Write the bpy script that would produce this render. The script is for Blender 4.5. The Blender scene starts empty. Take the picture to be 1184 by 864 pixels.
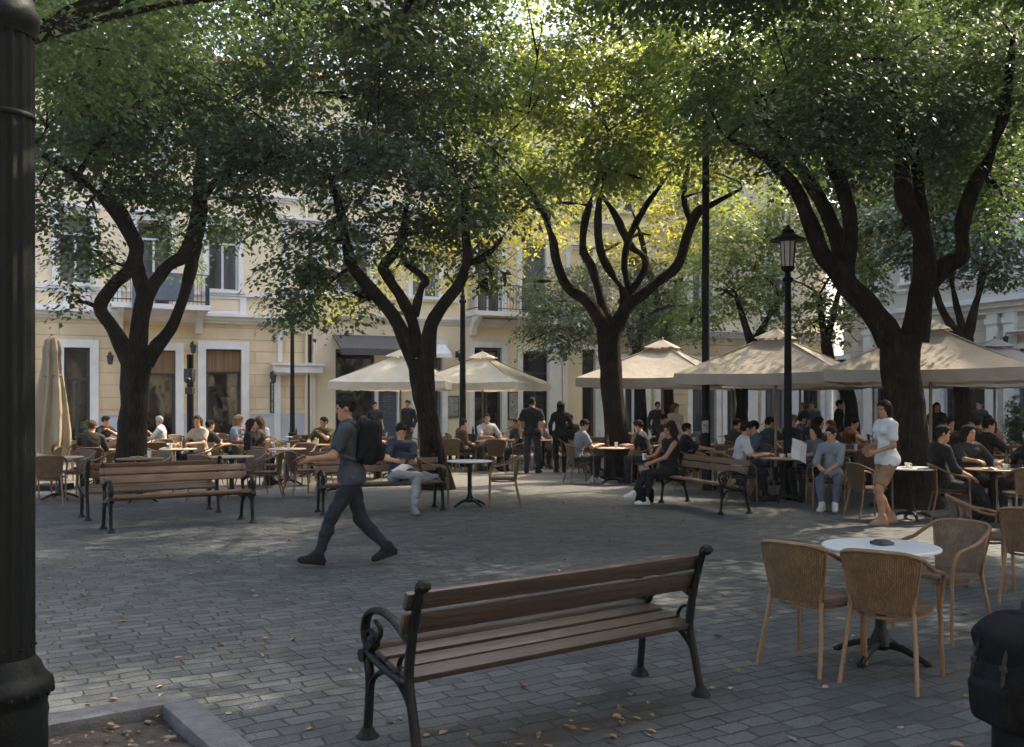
import bpy, bmesh, math, random
import numpy as np
from mathutils import Vector, Matrix, noise as mnoise

random.seed(7)
RNG = np.random.default_rng(11)
SC = bpy.context.scene
COL = SC.collection
PI = math.pi

# ------------------------------------------------------------------ camera geometry
FPX, CX, HY, CAMH = 1100.0, 592.0, 466.0, 1.68      # focal length (px of an 1184 px wide picture), centre, horizon


def gx(px, d):
    return (px - CX) / FPX * d


def gz(py, d):
    return CAMH - (py - HY) / FPX * d


def gd(py):
    return CAMH * FPX / (py - HY)


# ------------------------------------------------------------------ materials
MATS = {}


def nodes_of(name):
    m = bpy.data.materials.new(name)
    m.use_nodes = True
    nt = m.node_tree
    nt.nodes.clear()
    return m, nt, nt.nodes.new, nt.links.new


def ramp(nt, stops):
    r = nt.nodes.new('ShaderNodeValToRGB')
    el = r.color_ramp.elements
    while len(el) > 1:
        el.remove(el[-1])
    el[0].position, el[0].color = stops[0][0], (*stops[0][1], 1)
    for p, c in stops[1:]:
        e = el.new(p)
        e.color = (*c, 1)
    return r


def mat(name, c1, c2=None, rough=.6, scale=8, bump=.0, bscale=60, metal=0, spec=.5, coord='Object', stretch=(1, 1, 1), detail=6):
    """a plain surface: noise between two colours plus a noise bump"""
    if name in MATS:
        return MATS[name]
    m, nt, N, L = nodes_of(name)
    out = N('ShaderNodeOutputMaterial')
    p = N('ShaderNodeBsdfPrincipled')
    L(p.outputs[0], out.inputs[0])
    tc = N('ShaderNodeTexCoord')
    mp = N('ShaderNodeMapping')
    mp.inputs['Scale'].default_value = stretch
    L(tc.outputs[coord], mp.inputs[0])
    n = N('ShaderNodeTexNoise')
    n.inputs['Scale'].default_value = scale
    n.inputs['Detail'].default_value = detail
    L(mp.outputs[0], n.inputs['Vector'])
    c2 = c2 or tuple(x * .72 for x in c1)
    r = ramp(nt, [(.3, c2), (.7, c1)])
    L(n.outputs['Fac'], r.inputs[0])
    L(r.outputs[0], p.inputs['Base Color'])
    p.inputs['Roughness'].default_value = rough
    p.inputs['Metallic'].default_value = metal
    p.inputs['Specular IOR Level'].default_value = spec
    if bump:
        n2 = N('ShaderNodeTexNoise')
        n2.inputs['Scale'].default_value = bscale
        n2.inputs['Detail'].default_value = 5
        L(mp.outputs[0], n2.inputs['Vector'])
        b = N('ShaderNodeBump')
        b.inputs['Strength'].default_value = bump
        b.inputs['Distance'].default_value = .02
        L(n2.outputs['Fac'], b.inputs['Height'])
        L(b.outputs[0], p.inputs['Normal'])
    MATS[name] = m
    return m


def leaf_mat(name, dark, light, trans, tfac=.4):
    m, nt, N, L = nodes_of(name)
    out = N('ShaderNodeOutputMaterial')
    g = N('ShaderNodeNewGeometry')
    tc = N('ShaderNodeTexCoord')
    n = N('ShaderNodeTexNoise')
    n.inputs['Scale'].default_value = .55
    n.inputs['Detail'].default_value = 3
    L(tc.outputs['Object'], n.inputs['Vector'])
    add = N('ShaderNodeMath')
    add.operation = 'MULTIPLY_ADD'
    add.inputs[1].default_value = .45
    L(g.outputs['Random Per Island'], add.inputs[0])
    sc = N('ShaderNodeMath')
    sc.operation = 'MULTIPLY'
    sc.inputs[1].default_value = .6
    L(n.outputs['Fac'], sc.inputs[0])
    L(sc.outputs[0], add.inputs[2])
    r = ramp(nt, [(.15, dark), (.75, light), (.86, tuple(a * .5 + b * .5 for a, b in zip(light, trans)))])
    L(add.outputs[0], r.inputs[0])
    p = N('ShaderNodeBsdfPrincipled')
    p.inputs['Roughness'].default_value = .42
    p.inputs['Specular IOR Level'].default_value = .45
    L(r.outputs[0], p.inputs['Base Color'])
    t = N('ShaderNodeBsdfTranslucent')
    mx = N('ShaderNodeMixRGB')
    mx.blend_type = 'MIX'
    mx.inputs[0].default_value = .75
    mx.inputs[2].default_value = (*trans, 1)
    L(r.outputs[0], mx.inputs[1])
    L(mx.outputs[0], t.inputs['Color'])
    ms = N('ShaderNodeMixShader')
    ms.inputs[0].default_value = tfac
    L(p.outputs[0], ms.inputs[1])
    L(t.outputs[0], ms.inputs[2])
    L(ms.outputs[0], out.inputs[0])
    MATS[name] = m
    return m


def fabric_translucent(name, c, tfac=.3, tcol=None):
    m, nt, N, L = nodes_of(name)
    out = N('ShaderNodeOutputMaterial')
    tc = N('ShaderNodeTexCoord')
    n = N('ShaderNodeTexNoise')
    n.inputs['Scale'].default_value = 2.2
    n.inputs['Detail'].default_value = 8
    L(tc.outputs['Object'], n.inputs['Vector'])
    r = ramp(nt, [(.3, tuple(x * .8 for x in c)), (.7, c)])
    L(n.outputs['Fac'], r.inputs[0])
    d = N('ShaderNodeBsdfPrincipled')
    d.inputs['Roughness'].default_value = .85
    d.inputs['Specular IOR Level'].default_value = .2
    L(r.outputs[0], d.inputs['Base Color'])
    n2 = N('ShaderNodeTexNoise')
    n2.inputs['Scale'].default_value = 5
    n2.inputs['Detail'].default_value = 3
    L(tc.outputs['Object'], n2.inputs['Vector'])
    b = N('ShaderNodeBump')
    b.inputs['Strength'].default_value = .35
    b.inputs['Distance'].default_value = .06
    L(n2.outputs['Fac'], b.inputs['Height'])
    L(b.outputs[0], d.inputs['Normal'])
    t = N('ShaderNodeBsdfTranslucent')
    t.inputs['Color'].default_value = (*(tcol or c), 1)
    ms = N('ShaderNodeMixShader')
    ms.inputs[0].default_value = tfac
    L(d.outputs[0], ms.inputs[1])
    L(t.outputs[0], ms.inputs[2])
    L(ms.outputs[0], out.inputs[0])
    MATS[name] = m
    return m


def wicker_mat(name, c1, c2):
    m, nt, N, L = nodes_of(name)
    out = N('ShaderNodeOutputMaterial')
    p = N('ShaderNodeBsdfPrincipled')
    L(p.outputs[0], out.inputs[0])
    uv = N('ShaderNodeUVMap')
    mp = N('ShaderNodeMapping')
    mp.inputs['Rotation'].default_value = (0, 0, PI / 2)
    L(uv.outputs[0], mp.inputs[0])
    br = N('ShaderNodeTexBrick')
    br.offset = .5
    br.inputs['Scale'].default_value = 1
    br.inputs['Brick Width'].default_value = .034
    br.inputs['Row Height'].default_value = .0125
    br.inputs['Mortar Size'].default_value = .0026
    br.inputs['Mortar Smooth'].default_value = .9
    br.inputs['Color1'].default_value = (*c1, 1)
    br.inputs['Color2'].default_value = (*c2, 1)
    br.inputs['Mortar'].default_value = (*(x * .45 for x in c2), 1)
    L(mp.outputs[0], br.inputs['Vector'])
    tc = N('ShaderNodeTexCoord')
    n = N('ShaderNodeTexNoise')
    n.inputs['Scale'].default_value = 9
    L(tc.outputs['Object'], n.inputs['Vector'])
    r = ramp(nt, [(.3, (.62, .6, .56)), (.7, (1, 1, 1))])
    L(n.outputs['Fac'], r.inputs[0])
    mx = N('ShaderNodeMixRGB')
    mx.blend_type = 'MULTIPLY'
    mx.inputs[0].default_value = 1
    L(br.outputs['Color'], mx.inputs[1])
    L(r.outputs[0], mx.inputs[2])
    L(mx.outputs[0], p.inputs['Base Color'])
    p.inputs['Roughness'].default_value = .5
    inv = N('ShaderNodeMath')
    inv.operation = 'SUBTRACT'
    inv.inputs[0].default_value = 1
    L(br.outputs['Fac'], inv.inputs[1])
    b = N('ShaderNodeBump')
    b.inputs['Strength'].default_value = 1
    b.inputs['Distance'].default_value = .008
    L(inv.outputs[0], b.inputs['Height'])
    L(b.outputs[0], p.inputs['Normal'])
    MATS[name] = m
    return m


def wood_mat(name, c1, c2, axis_scale=(1.5, 30, 30), rough=.5):
    return mat(name, c1, c2, rough=rough, scale=1.6, bump=.25, bscale=3, stretch=axis_scale, detail=8)


def stone_wall_mat(name, c1, c2, joint, bw, bh, mortar, offset=.5, bumpd=.02, grime=(.75, .72, .68)):
    """coursed (rusticated) masonry with grooves; local x runs along the wall, local z up"""
    m, nt, N, L = nodes_of(name)
    out = N('ShaderNodeOutputMaterial')
    p = N('ShaderNodeBsdfPrincipled')
    L(p.outputs[0], out.inputs[0])
    tc = N('ShaderNodeTexCoord')
    sp = N('ShaderNodeSeparateXYZ')
    L(tc.outputs['Object'], sp.inputs[0])
    cb = N('ShaderNodeCombineXYZ')
    L(sp.outputs['X'], cb.inputs['X'])
    L(sp.outputs['Z'], cb.inputs['Y'])
    br = N('ShaderNodeTexBrick')
    br.offset = offset
    br.inputs['Scale'].default_value = 1
    br.inputs['Brick Width'].default_value = bw
    br.inputs['Row Height'].default_value = bh
    br.inputs['Mortar Size'].default_value = mortar
    br.inputs['Mortar Smooth'].default_value = .15
    br.inputs['Color1'].default_value = (*c1, 1)
    br.inputs['Color2'].default_value = (*c2, 1)
    br.inputs['Mortar'].default_value = (*joint, 1)
    L(cb.outputs[0], br.inputs['Vector'])
    n = N('ShaderNodeTexNoise')
    n.inputs['Scale'].default_value = .9
    n.inputs['Detail'].default_value = 9
    mp = N('ShaderNodeMapping')
    mp.inputs['Scale'].default_value = (1, 1, .5)
    L(tc.outputs['Object'], mp.inputs[0])
    L(mp.outputs[0], n.inputs['Vector'])
    r = ramp(nt, [(.32, grime), (.62, (1, 1, 1))])
    L(n.outputs['Fac'], r.inputs[0])
    mx = N('ShaderNodeMixRGB')
    mx.blend_type = 'MULTIPLY'
    mx.inputs[0].default_value = 1
    L(br.outputs['Color'], mx.inputs[1])
    L(r.outputs[0], mx.inputs[2])
    L(mx.outputs[0], p.inputs['Base Color'])
    p.inputs['Roughness'].default_value = .85
    inv = N('ShaderNodeMath')
    inv.operation = 'SUBTRACT'
    inv.inputs[0].default_value = 1
    L(br.outputs['Fac'], inv.inputs[1])
    b = N('ShaderNodeBump')
    b.inputs['Strength'].default_value = .9
    b.inputs['Distance'].default_value = bumpd
    L(inv.outputs[0], b.inputs['Height'])
    L(b.outputs[0], p.inputs['Normal'])
    MATS[name] = m
    return m


# ------------------------------------------------------------------ mesh helper
def cr(points, n):
    """Catmull-Rom resample of a list of tuples, n steps per span"""
    P = [np.array(p, float) for p in points]
    P = [2 * P[0] - P[1]] + P + [2 * P[-1] - P[-2]]
    out = []
    for i in range(1, len(P) - 2):
        a, b, c, d = P[i - 1:i + 3]
        for k in range(n):
            t = k / n
            out.append(.5 * ((2 * b) + (c - a) * t + (2 * a - 5 * b + 4 * c - d) * t * t + (3 * b - a - 3 * c + d) * t ** 3))
    out.append(P[-2])
    return out


class MB:
    def __init__(s):
        s.v, s.f, s.m, s.uv = [], [], [], {}

    def add(s, vs, fs, mi=0):
        o = len(s.v)
        s.v += [tuple(map(float, v)) for v in vs]
        for f in fs:
            s.f.append(tuple(i + o for i in f))
            s.m.append(mi)
        return o

    def box(s, c, size, mi=0, rz=0, rx=0, ry=0, taper=1):
        x, y, z = (k / 2 for k in size)
        M = Matrix.Translation(c) @ Matrix.Rotation(rz, 4, 'Z') @ Matrix.Rotation(ry, 4, 'Y') @ Matrix.Rotation(rx, 4, 'X')
        vs = [M @ Vector((a * x * (taper if k > 0 else 1), b * y * (taper if k > 0 else 1), k * z)) for k in (-1, 1) for a, b in ((-1, -1), (1, -1), (1, 1), (-1, 1))]
        s.add(vs, [(3, 2, 1, 0), (4, 5, 6, 7), (0, 1, 5, 4), (1, 2, 6, 5), (2, 3, 7, 6), (3, 0, 4, 7)], mi)
        return s

    def cbox(s, c, size, ch=.006, mi=0, rz=0, rx=0, ry=0):
        """box with chamfered edges along its longest axis and ends"""
        x, y, z = (k / 2 for k in size)
        M = Matrix.Translation(c) @ Matrix.Rotation(rz, 4, 'Z') @ Matrix.Rotation(ry, 4, 'Y') @ Matrix.Rotation(rx, 4, 'X')
        bm = bmesh.new()
        bmesh.ops.create_cube(bm, size=1)
        for v in bm.verts:
            v.co = Vector((v.co.x * 2 * x, v.co.y * 2 * y, v.co.z * 2 * z))
        bmesh.ops.bevel(bm, geom=bm.edges[:], offset=ch, segments=2, affect='EDGES', profile=.6)
        bm.verts.ensure_lookup_table()
        s.add([M @ v.co for v in bm.verts], [tuple(v.index for v in f.verts) for f in bm.faces], mi)
        bm.free()
        return s

    def tube(s, pts, rad, n=8, mi=0, ref=None, caps=True, smooth=0):
        """swept tube; rad: number, or list per point, each a number or (across ref-normal, along ref)"""
        if not isinstance(rad, (list, tuple)) or (isinstance(rad, tuple) and len(rad) == 2):
            rad = [rad] * len(pts)
        rad = [r if isinstance(r, (tuple, list, np.ndarray)) else (r, r) for r in rad]
        if smooth:
            pr = cr([tuple(p) + tuple(r) for p, r in zip(pts, rad)], smooth)
            pts = [q[:3] for q in pr]
            rad = [q[3:] for q in pr]
        P = [Vector(p) for p in pts]
        k = len(P)
        T = []
        for i in range(k):
            t = P[min(i + 1, k - 1)] - P[max(i - 1, 0)]
            T.append(t.normalized() if t.length > 1e-9 else Vector((0, 0, 1)))
        if ref is None:
            a = Vector((0, 0, 1)) if abs(T[0].z) < .9 else Vector((1, 0, 0))
            B = (a - T[0] * a.dot(T[0])).normalized()
        vs = []
        for i in range(k):
            if ref is not None:
                b = Vector(ref)
                b = (b - T[i] * b.dot(T[i])).normalized()
            else:
                B = (B - T[i] * B.dot(T[i])).normalized()
                b = B
            nn = T[i].cross(b)
            for j in range(n):
                a = 2 * PI * (j + .5) / n
                vs.append(P[i] + nn * (math.cos(a) * rad[i][0]) + b * (math.sin(a) * rad[i][1]))
        fs = []
        for i in range(k - 1):
            for j in range(n):
                j2 = (j + 1) % n
                fs.append((i * n + j, i * n + j2, (i + 1) * n + j2, (i + 1) * n + j))
        if caps:
            fs.append(tuple(range(n - 1, -1, -1)))
            fs.append(tuple((k - 1) * n + j for j in range(n)))
        s.add(vs, fs, mi)
        return s

    def lathe(s, prof, c=(0, 0, 0), n=24, mi=0, flute=None, closed=True):
        """prof: list of (r, z); flute=(count, depth) cuts flutes"""
        vs, fs = [], []
        for r, z in prof:
            for j in range(n):
                a = 2 * PI * j / n
                rr = r
                if flute:
                    rr = r * (1 - flute[1] * (.5 - .5 * math.cos(a * flute[0])))
                vs.append((c[0] + rr * math.cos(a), c[1] + rr * math.sin(a), c[2] + z))
        k = len(prof)
        for i in range(k - 1):
            for j in range(n):
                j2 = (j + 1) % n
                fs.append((i * n + j, i * n + j2, (i + 1) * n + j2, (i + 1) * n + j))
        if closed:
            fs.append(tuple(range(n - 1, -1, -1)))
            fs.append(tuple((k - 1) * n + j for j in range(n)))
        s.add(vs, fs, mi)
        return s

    def ball(s, c, r, n=10, mi=0):
        r = r if isinstance(r, tuple) else (r, r, r)
        k = max(5, n // 2 + 1)
        vs = [(c[0], c[1], c[2] - r[2])]
        for i in range(1, k):
            t = PI * i / k
            for j in range(n):
                a = 2 * PI * j / n
                vs.append((c[0] + r[0] * math.sin(t) * math.cos(a), c[1] + r[1] * math.sin(t) * math.sin(a), c[2] - r[2] * math.cos(t)))
        vs.append((c[0], c[1], c[2] + r[2]))
        fs = [(0, 1 + (j + 1) % n, 1 + j) for j in range(n)]
        for i in range(k - 2):
            for j in range(n):
                j2 = (j + 1) % n
                fs.append((1 + i * n + j, 1 + i * n + j2, 1 + (i + 1) * n + j2, 1 + (i + 1) * n + j))
        l = 1 + (k - 2) * n
        fs += [(l + j, l + (j + 1) % n, len(vs) - 1) for j in range(n)]
        s.add(vs, fs, mi)
        return s

    def grid(s, fn, nu, nv, mi=0, uvs=None):
        o = len(s.v)
        vs = [fn(i / nu, j / nv) for j in range(nv + 1) for i in range(nu + 1)]
        fs = []
        for j in range(nv):
            for i in range(nu):
                a = j * (nu + 1) + i
                fs.append((a, a + 1, a + nu + 2, a + nu + 1))
        s.add(vs, fs, mi)
        if uvs:
            for j in range(nv + 1):
                for i in range(nu + 1):
                    s.uv[o + j * (nu + 1) + i] = uvs(i / nu, j / nv)
        return s

    def build(s, name, mats, parent=None, smooth=True, angle=38):
        me = bpy.data.meshes.new(name)
        me.from_pydata(s.v, [], s.f)
        mats = mats if isinstance(mats, (list, tuple)) else [mats]
        for m in mats:
            me.materials.append(m)
        if any(s.m):
            me.polygons.foreach_set('material_index', s.m)
        if s.uv:
            ul = me.uv_layers.new(name='UVMap')
            for lp in me.loops:
                ul.data[lp.index].uv = s.uv.get(lp.vertex_index, (0, 0))
        if smooth:
            me.shade_smooth()
            me.set_sharp_from_angle(angle=math.radians(angle))
        me.update()
        o = bpy.data.objects.new(name, me)
        COL.objects.link(o)
        if parent:
            o.parent = parent
        return o


def np_mesh(name, V, F, mats, parent=None, smooth=True, mi=None):
    me = bpy.data.meshes.new(name)
    V = np.ascontiguousarray(V, np.float32)
    F = np.ascontiguousarray(F, np.int32)
    k = F.shape[1]
    me.vertices.add(len(V))
    me.vertices.foreach_set('co', V.ravel())
    me.loops.add(F.size)
    me.loops.foreach_set('vertex_index', F.ravel())
    me.polygons.add(len(F))
    me.polygons.foreach_set('loop_start', np.arange(0, F.size, k, dtype=np.int32))
    mats = mats if isinstance(mats, (list, tuple)) else [mats]
    for m in mats:
        me.materials.append(m)
    if mi is not None:
        me.polygons.foreach_set('material_index', np.asarray(mi, np.int32))
    me.update(calc_edges=True)
    if smooth:
        me.shade_smooth()
    o = bpy.data.objects.new(name, me)
    COL.objects.link(o)
    if parent:
        o.parent = parent
    return o


def tag(o, label=None, cat=None, group=None, kind=None):
    if label:
        o['label'] = label
    if cat:
        o['category'] = cat
    if group:
        o['group'] = group
    if kind:
        o['kind'] = kind
    return o


def empty(name, loc, rz=0, label=None, cat=None, group=None):
    o = bpy.data.objects.new(name, None)
    o.empty_display_size = .2
    COL.objects.link(o)
    o.location = loc
    o.rotation_euler = (0, 0, rz)
    return tag(o, label, cat, group)


KIDS = {}


def copy_tree(o, parent=None):
    c = o.copy()
    COL.objects.link(c)
    if parent:
        c.parent = parent
    for ch in list(o.children):
        copy_tree(ch, c)
    return c


def face_angle(dx, dy):
    """rotation about z that turns local +y towards (dx, dy)"""
    return math.atan2(dy, dx) - PI / 2
# ------------------------------------------------------------------ camera, light
cam = bpy.data.cameras.new('camera')
cam.sensor_width = 36
cam.lens = FPX / 1184 * 36
cam.shift_y = (HY - 432) / 1184
cam.clip_start, cam.clip_end = .05, 1000
co = bpy.data.objects.new('camera', cam)
COL.objects.link(co)
co.location = (0, 0, CAMH)
co.rotation_euler = (PI / 2, 0, 0)
SC.camera = co

SUN_AZ, SUN_EL = math.radians(54), math.radians(46)      # azimuth from +Y towards +X
W = bpy.data.worlds.new('World')
SC.world = W
W.use_nodes = True
nt = W.node_tree
bg = nt.nodes['Background']
sky = nt.nodes.new('ShaderNodeTexSky')
sky.sky_type = 'NISHITA'
sky.sun_disc = False
sky.sun_elevation = SUN_EL
sky.sun_rotation = SUN_AZ
sky.air_density, sky.dust_density, sky.ozone_density = 1.0, 5.0, .3
nt.links.new(sky.outputs[0], bg.inputs[0])
bg.inputs[1].default_value = .15

sl = bpy.data.lights.new('sun', 'SUN')
sl.energy = 2.0
sl.angle = math.radians(.5)
sl.color = (1, .86, .64)
so = bpy.data.objects.new('sun', sl)
COL.objects.link(so)
sdir = Vector((math.sin(SUN_AZ) * math.cos(SUN_EL), math.cos(SUN_AZ) * math.cos(SUN_EL), math.sin(SUN_EL)))
so.rotation_euler = sdir.to_track_quat('Z', 'Y').to_euler()
so.location = (20, 20, 40)

SC.view_settings.view_transform = 'Standard'
SC.view_settings.look = 'None'
SC.view_settings.gamma = 1
SC.view_settings.use_curve_mapping = False
SC.view_settings.exposure = 2.25
SC.render.engine = 'CYCLES'
SC.cycles.use_denoising = True
SC.cycles.max_bounces = 7
SC.cycles.diffuse_bounces = 4
SC.cycles.glossy_bounces = 2
SC.cycles.transmission_bounces = 4
SC.cycles.transparent_max_bounces = 4
SC.cycles.sample_clamp_indirect = 6

# ------------------------------------------------------------------ ground
PAVE = math.atan2(.585, .81)        # direction of the setts, benches and kerbs
U1 = Vector((math.cos(PAVE), math.sin(PAVE), 0))
U2 = Vector((-math.sin(PAVE), math.cos(PAVE), 0))


def paving():
    m, nt, N, L = nodes_of('stone_setts')
    out = N('ShaderNodeOutputMaterial')
    p = N('ShaderNodeBsdfPrincipled')
    L(p.outputs[0], out.inputs[0])
    tc = N('ShaderNodeTexCoord')
    nz = N('ShaderNodeTexNoise')
    nz.inputs['Scale'].default_value = 1.7
    nz.inputs['Detail'].default_value = 3
    L(tc.outputs['Object'], nz.inputs['Vector'])
    dv = N('ShaderNodeVectorMath')
    dv.operation = 'MULTIPLY_ADD'
    dv.inputs[1].default_value = (.13, .13, 0)
    L(nz.outputs['Color'], dv.inputs[0])
    L(tc.outputs['Object'], dv.inputs[2])
    nz2 = N('ShaderNodeTexNoise')
    nz2.inputs['Scale'].default_value = 14
    L(tc.outputs['Object'], nz2.inputs['Vector'])
    dv2 = N('ShaderNodeVectorMath')
    dv2.operation = 'MULTIPLY_ADD'
    dv2.inputs[1].default_value = (.026, .026, 0)
    L(nz2.outputs['Color'], dv2.inputs[0])
    L(dv.outputs[0], dv2.inputs[2])
    mp = N('ShaderNodeMapping')
    mp.inputs['Rotation'].default_value = (0, 0, -PAVE + .1)
    L(dv2.outputs[0], mp.inputs[0])
    br = N('ShaderNodeTexBrick')
    br.offset = .42
    br.squash = .78
    br.squash_frequency = 3
    br.inputs['Scale'].default_value = 1
    br.inputs['Brick Width'].default_value = .24
    br.inputs['Row Height'].default_value = .122
    br.inputs['Mortar Size'].default_value = .0085
    br.inputs['Mortar Smooth'].default_value = .6
    br.inputs['Bias'].default_value = -.1
    br.inputs['Color1'].default_value = (.055, .062, .066, 1)
    br.inputs['Color2'].default_value = (.1, .109, .112, 1)
    br.inputs['Mortar'].default_value = (.03, .03, .031, 1)
    L(mp.outputs[0], br.inputs['Vector'])
    # wear: broad patches where the joints are filled with dust
    n3 = N('ShaderNodeTexNoise')
    n3.inputs['Scale'].default_value = .8
    n3.inputs['Detail'].default_value = 7
    L(tc.outputs['Object'], n3.inputs['Vector'])
    fill = ramp(nt, [(.46, (0, 0, 0)), (.68, (.85, .85, .85))])
    L(n3.outputs['Fac'], fill.inputs[0])
    c3 = N('ShaderNodeMixRGB')
    c3.inputs[2].default_value = (.078, .085, .087, 1)
    fm = N('ShaderNodeMath')
    fm.operation = 'MULTIPLY'
    L(fill.outputs[0], fm.inputs[0])
    L(br.outputs['Fac'], fm.inputs[1])
    L(fm.outputs[0], c3.inputs[0])
    L(br.outputs['Color'], c3.inputs[1])
    n4 = N('ShaderNodeTexNoise')
    n4.inputs['Scale'].default_value = .35
    n4.inputs['Detail'].default_value = 9
    n4.inputs['Roughness'].default_value = .65
    L(tc.outputs['Object'], n4.inputs['Vector'])
    r4 = ramp(nt, [(.3, (.66, .67, .7)), (.46, (.95, .95, .95)), (.7, (1.1, 1.08, 1.04))])
    L(n4.outputs['Fac'], r4.inputs[0])
    m4 = N('ShaderNodeMixRGB')
    m4.blend_type = 'MULTIPLY'
    m4.inputs[0].default_value = 1
    L(c3.outputs[0], m4.inputs[1])
    L(r4.outputs[0], m4.inputs[2])
    n5 = N('ShaderNodeTexNoise')
    n5.inputs['Scale'].default_value = 55
    n5.inputs['Detail'].default_value = 4
    L(tc.outputs['Object'], n5.inputs['Vector'])
    r5 = ramp(nt, [(.33, (.5, .5, .5)), (.5, (.95, .95, .95)), (.68, (1.3, 1.28, 1.24))])
    L(n5.outputs['Fac'], r5.inputs[0])
    m5 = N('ShaderNodeMixRGB')
    m5.blend_type = 'MULTIPLY'
    m5.inputs[0].default_value = .8
    L(m4.outputs[0], m5.inputs[1])
    L(r5.outputs[0], m5.inputs[2])
    vo = N('ShaderNodeTexVoronoi')
    vo.inputs['Scale'].default_value = 1.5
    L(dv2.outputs[0], vo.inputs['Vector'])
    rv = ramp(nt, [(.03, (.62, .62, .62)), (.055, (1, 1, 1))])
    L(vo.outputs['Distance'], rv.inputs[0])
    n8 = N('ShaderNodeTexNoise')
    n8.inputs['Scale'].default_value = 2.6
    n8.inputs['Detail'].default_value = 8
    n8.inputs['Roughness'].default_value = .7
    L(tc.outputs['Object'], n8.inputs['Vector'])
    r8 = ramp(nt, [(.36, (.62, .6, .57)), (.5, (1, 1, 1))])
    L(n8.outputs['Fac'], r8.inputs[0])
    m8 = N('ShaderNodeMixRGB')
    m8.blend_type = 'MULTIPLY'
    m8.inputs[0].default_value = 1
    L(rv.outputs[0], m8.inputs[1])
    L(r8.outputs[0], m8.inputs[2])
    m9 = N('ShaderNodeMixRGB')
    m9.blend_type = 'MULTIPLY'
    m9.inputs[0].default_value = 1
    L(m5.outputs[0], m9.inputs[1])
    L(m8.outputs[0], m9.inputs[2])
    m5 = m9
    # sandy tint over the terraces far back
    sp = N('ShaderNodeSeparateXYZ')
    L(tc.outputs['Object'], sp.inputs[0])
    sm = N('ShaderNodeMath')
    sm.operation = 'MULTIPLY_ADD'
    sm.inputs[1].default_value = 7
    L(n4.outputs['Fac'], sm.inputs[0])
    L(sp.outputs['Y'], sm.inputs[2])
    rs = N('ShaderNodeMapRange')
    rs.inputs['From Min'].default_value = 19
    rs.inputs['From Max'].default_value = 27
    rs.inputs['To Max'].default_value = .75
    L(sm.outputs[0], rs.inputs['Value'])
    m6 = N('ShaderNodeMixRGB')
    m6.inputs[2].default_value = (.2, .18, .15, 1)
    L(rs.outputs[0], m6.inputs[0])
    L(m5.outputs[0], m6.inputs[1])
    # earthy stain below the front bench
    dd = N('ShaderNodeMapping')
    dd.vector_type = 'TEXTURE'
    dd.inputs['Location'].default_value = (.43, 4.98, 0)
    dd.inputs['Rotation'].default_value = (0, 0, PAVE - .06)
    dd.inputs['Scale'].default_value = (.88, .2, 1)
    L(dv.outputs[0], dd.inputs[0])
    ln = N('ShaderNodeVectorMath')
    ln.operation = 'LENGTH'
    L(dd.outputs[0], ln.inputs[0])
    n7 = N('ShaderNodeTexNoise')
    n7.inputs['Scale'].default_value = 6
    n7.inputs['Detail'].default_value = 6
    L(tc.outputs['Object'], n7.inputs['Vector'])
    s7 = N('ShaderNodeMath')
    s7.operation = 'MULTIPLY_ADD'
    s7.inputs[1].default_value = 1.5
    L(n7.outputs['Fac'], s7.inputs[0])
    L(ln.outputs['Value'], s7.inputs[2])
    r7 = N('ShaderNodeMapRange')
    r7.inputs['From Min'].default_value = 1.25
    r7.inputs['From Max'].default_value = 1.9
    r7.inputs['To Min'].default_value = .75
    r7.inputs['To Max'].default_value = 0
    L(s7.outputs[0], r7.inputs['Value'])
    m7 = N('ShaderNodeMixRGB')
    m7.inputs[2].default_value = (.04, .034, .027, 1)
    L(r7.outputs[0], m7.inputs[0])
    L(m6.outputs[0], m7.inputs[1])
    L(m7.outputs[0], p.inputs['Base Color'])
    rr = N('ShaderNodeMapRange')
    rr.inputs['To Min'].default_value = .5
    rr.inputs['To Max'].default_value = .8
    L(n5.outputs['Fac'], rr.inputs['Value'])
    L(rr.outputs[0], p.inputs['Roughness'])
    p.inputs['Specular IOR Level'].default_value = .4
    # height: rounded setts, each a little tilted, with grain
    h1 = N('ShaderNodeMath')
    h1.operation = 'SUBTRACT'
    h1.inputs[0].default_value = 1
    L(br.outputs['Fac'], h1.inputs[1])
    g2 = N('ShaderNodeMath')
    g2.operation = 'MULTIPLY_ADD'
    g2.inputs[1].default_value = .35
    L(n5.outputs['Fac'], g2.inputs[0])
    L(h1.outputs[0], g2.inputs[2])
    g3 = N('ShaderNodeMath')
    g3.operation = 'MULTIPLY_ADD'
    g3.inputs[1].default_value = 1.6
    L(nz.outputs['Fac'], g3.inputs[0])
    L(g2.outputs[0], g3.inputs[2])
    b = N('ShaderNodeBump')
    b.inputs['Strength'].default_value = 1
    b.inputs['Distance'].default_value = .02
    L(g3.outputs[0], b.inputs['Height'])
    L(b.outputs[0], p.inputs['Normal'])
    return m


g = MB()
g.add([(-200, -150, 0), (200, -150, 0), (200, 250, 0), (-200, 250, 0)], [(0, 1, 2, 3)])
tag(g.build('ground', paving(), smooth=False), kind='structure')

# stone edged bed round the fluted lamp post
C0 = Vector((-1.8, 5.24, 0))
kerb_m = mat('kerb_stone', (.12, .125, .127), (.065, .068, .07), rough=.8, scale=9, bump=.5, bscale=60)
soil_m = mat('soil', (.055, .046, .035), (.018, .015, .012), rough=.95, scale=18, bump=1, bscale=30)
kb = MB()
KW, KL = .17, 2.5


def kpt(a, b, z):
    q = C0 - U1 * a - U2 * b
    return (q.x, q.y, z)


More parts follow.
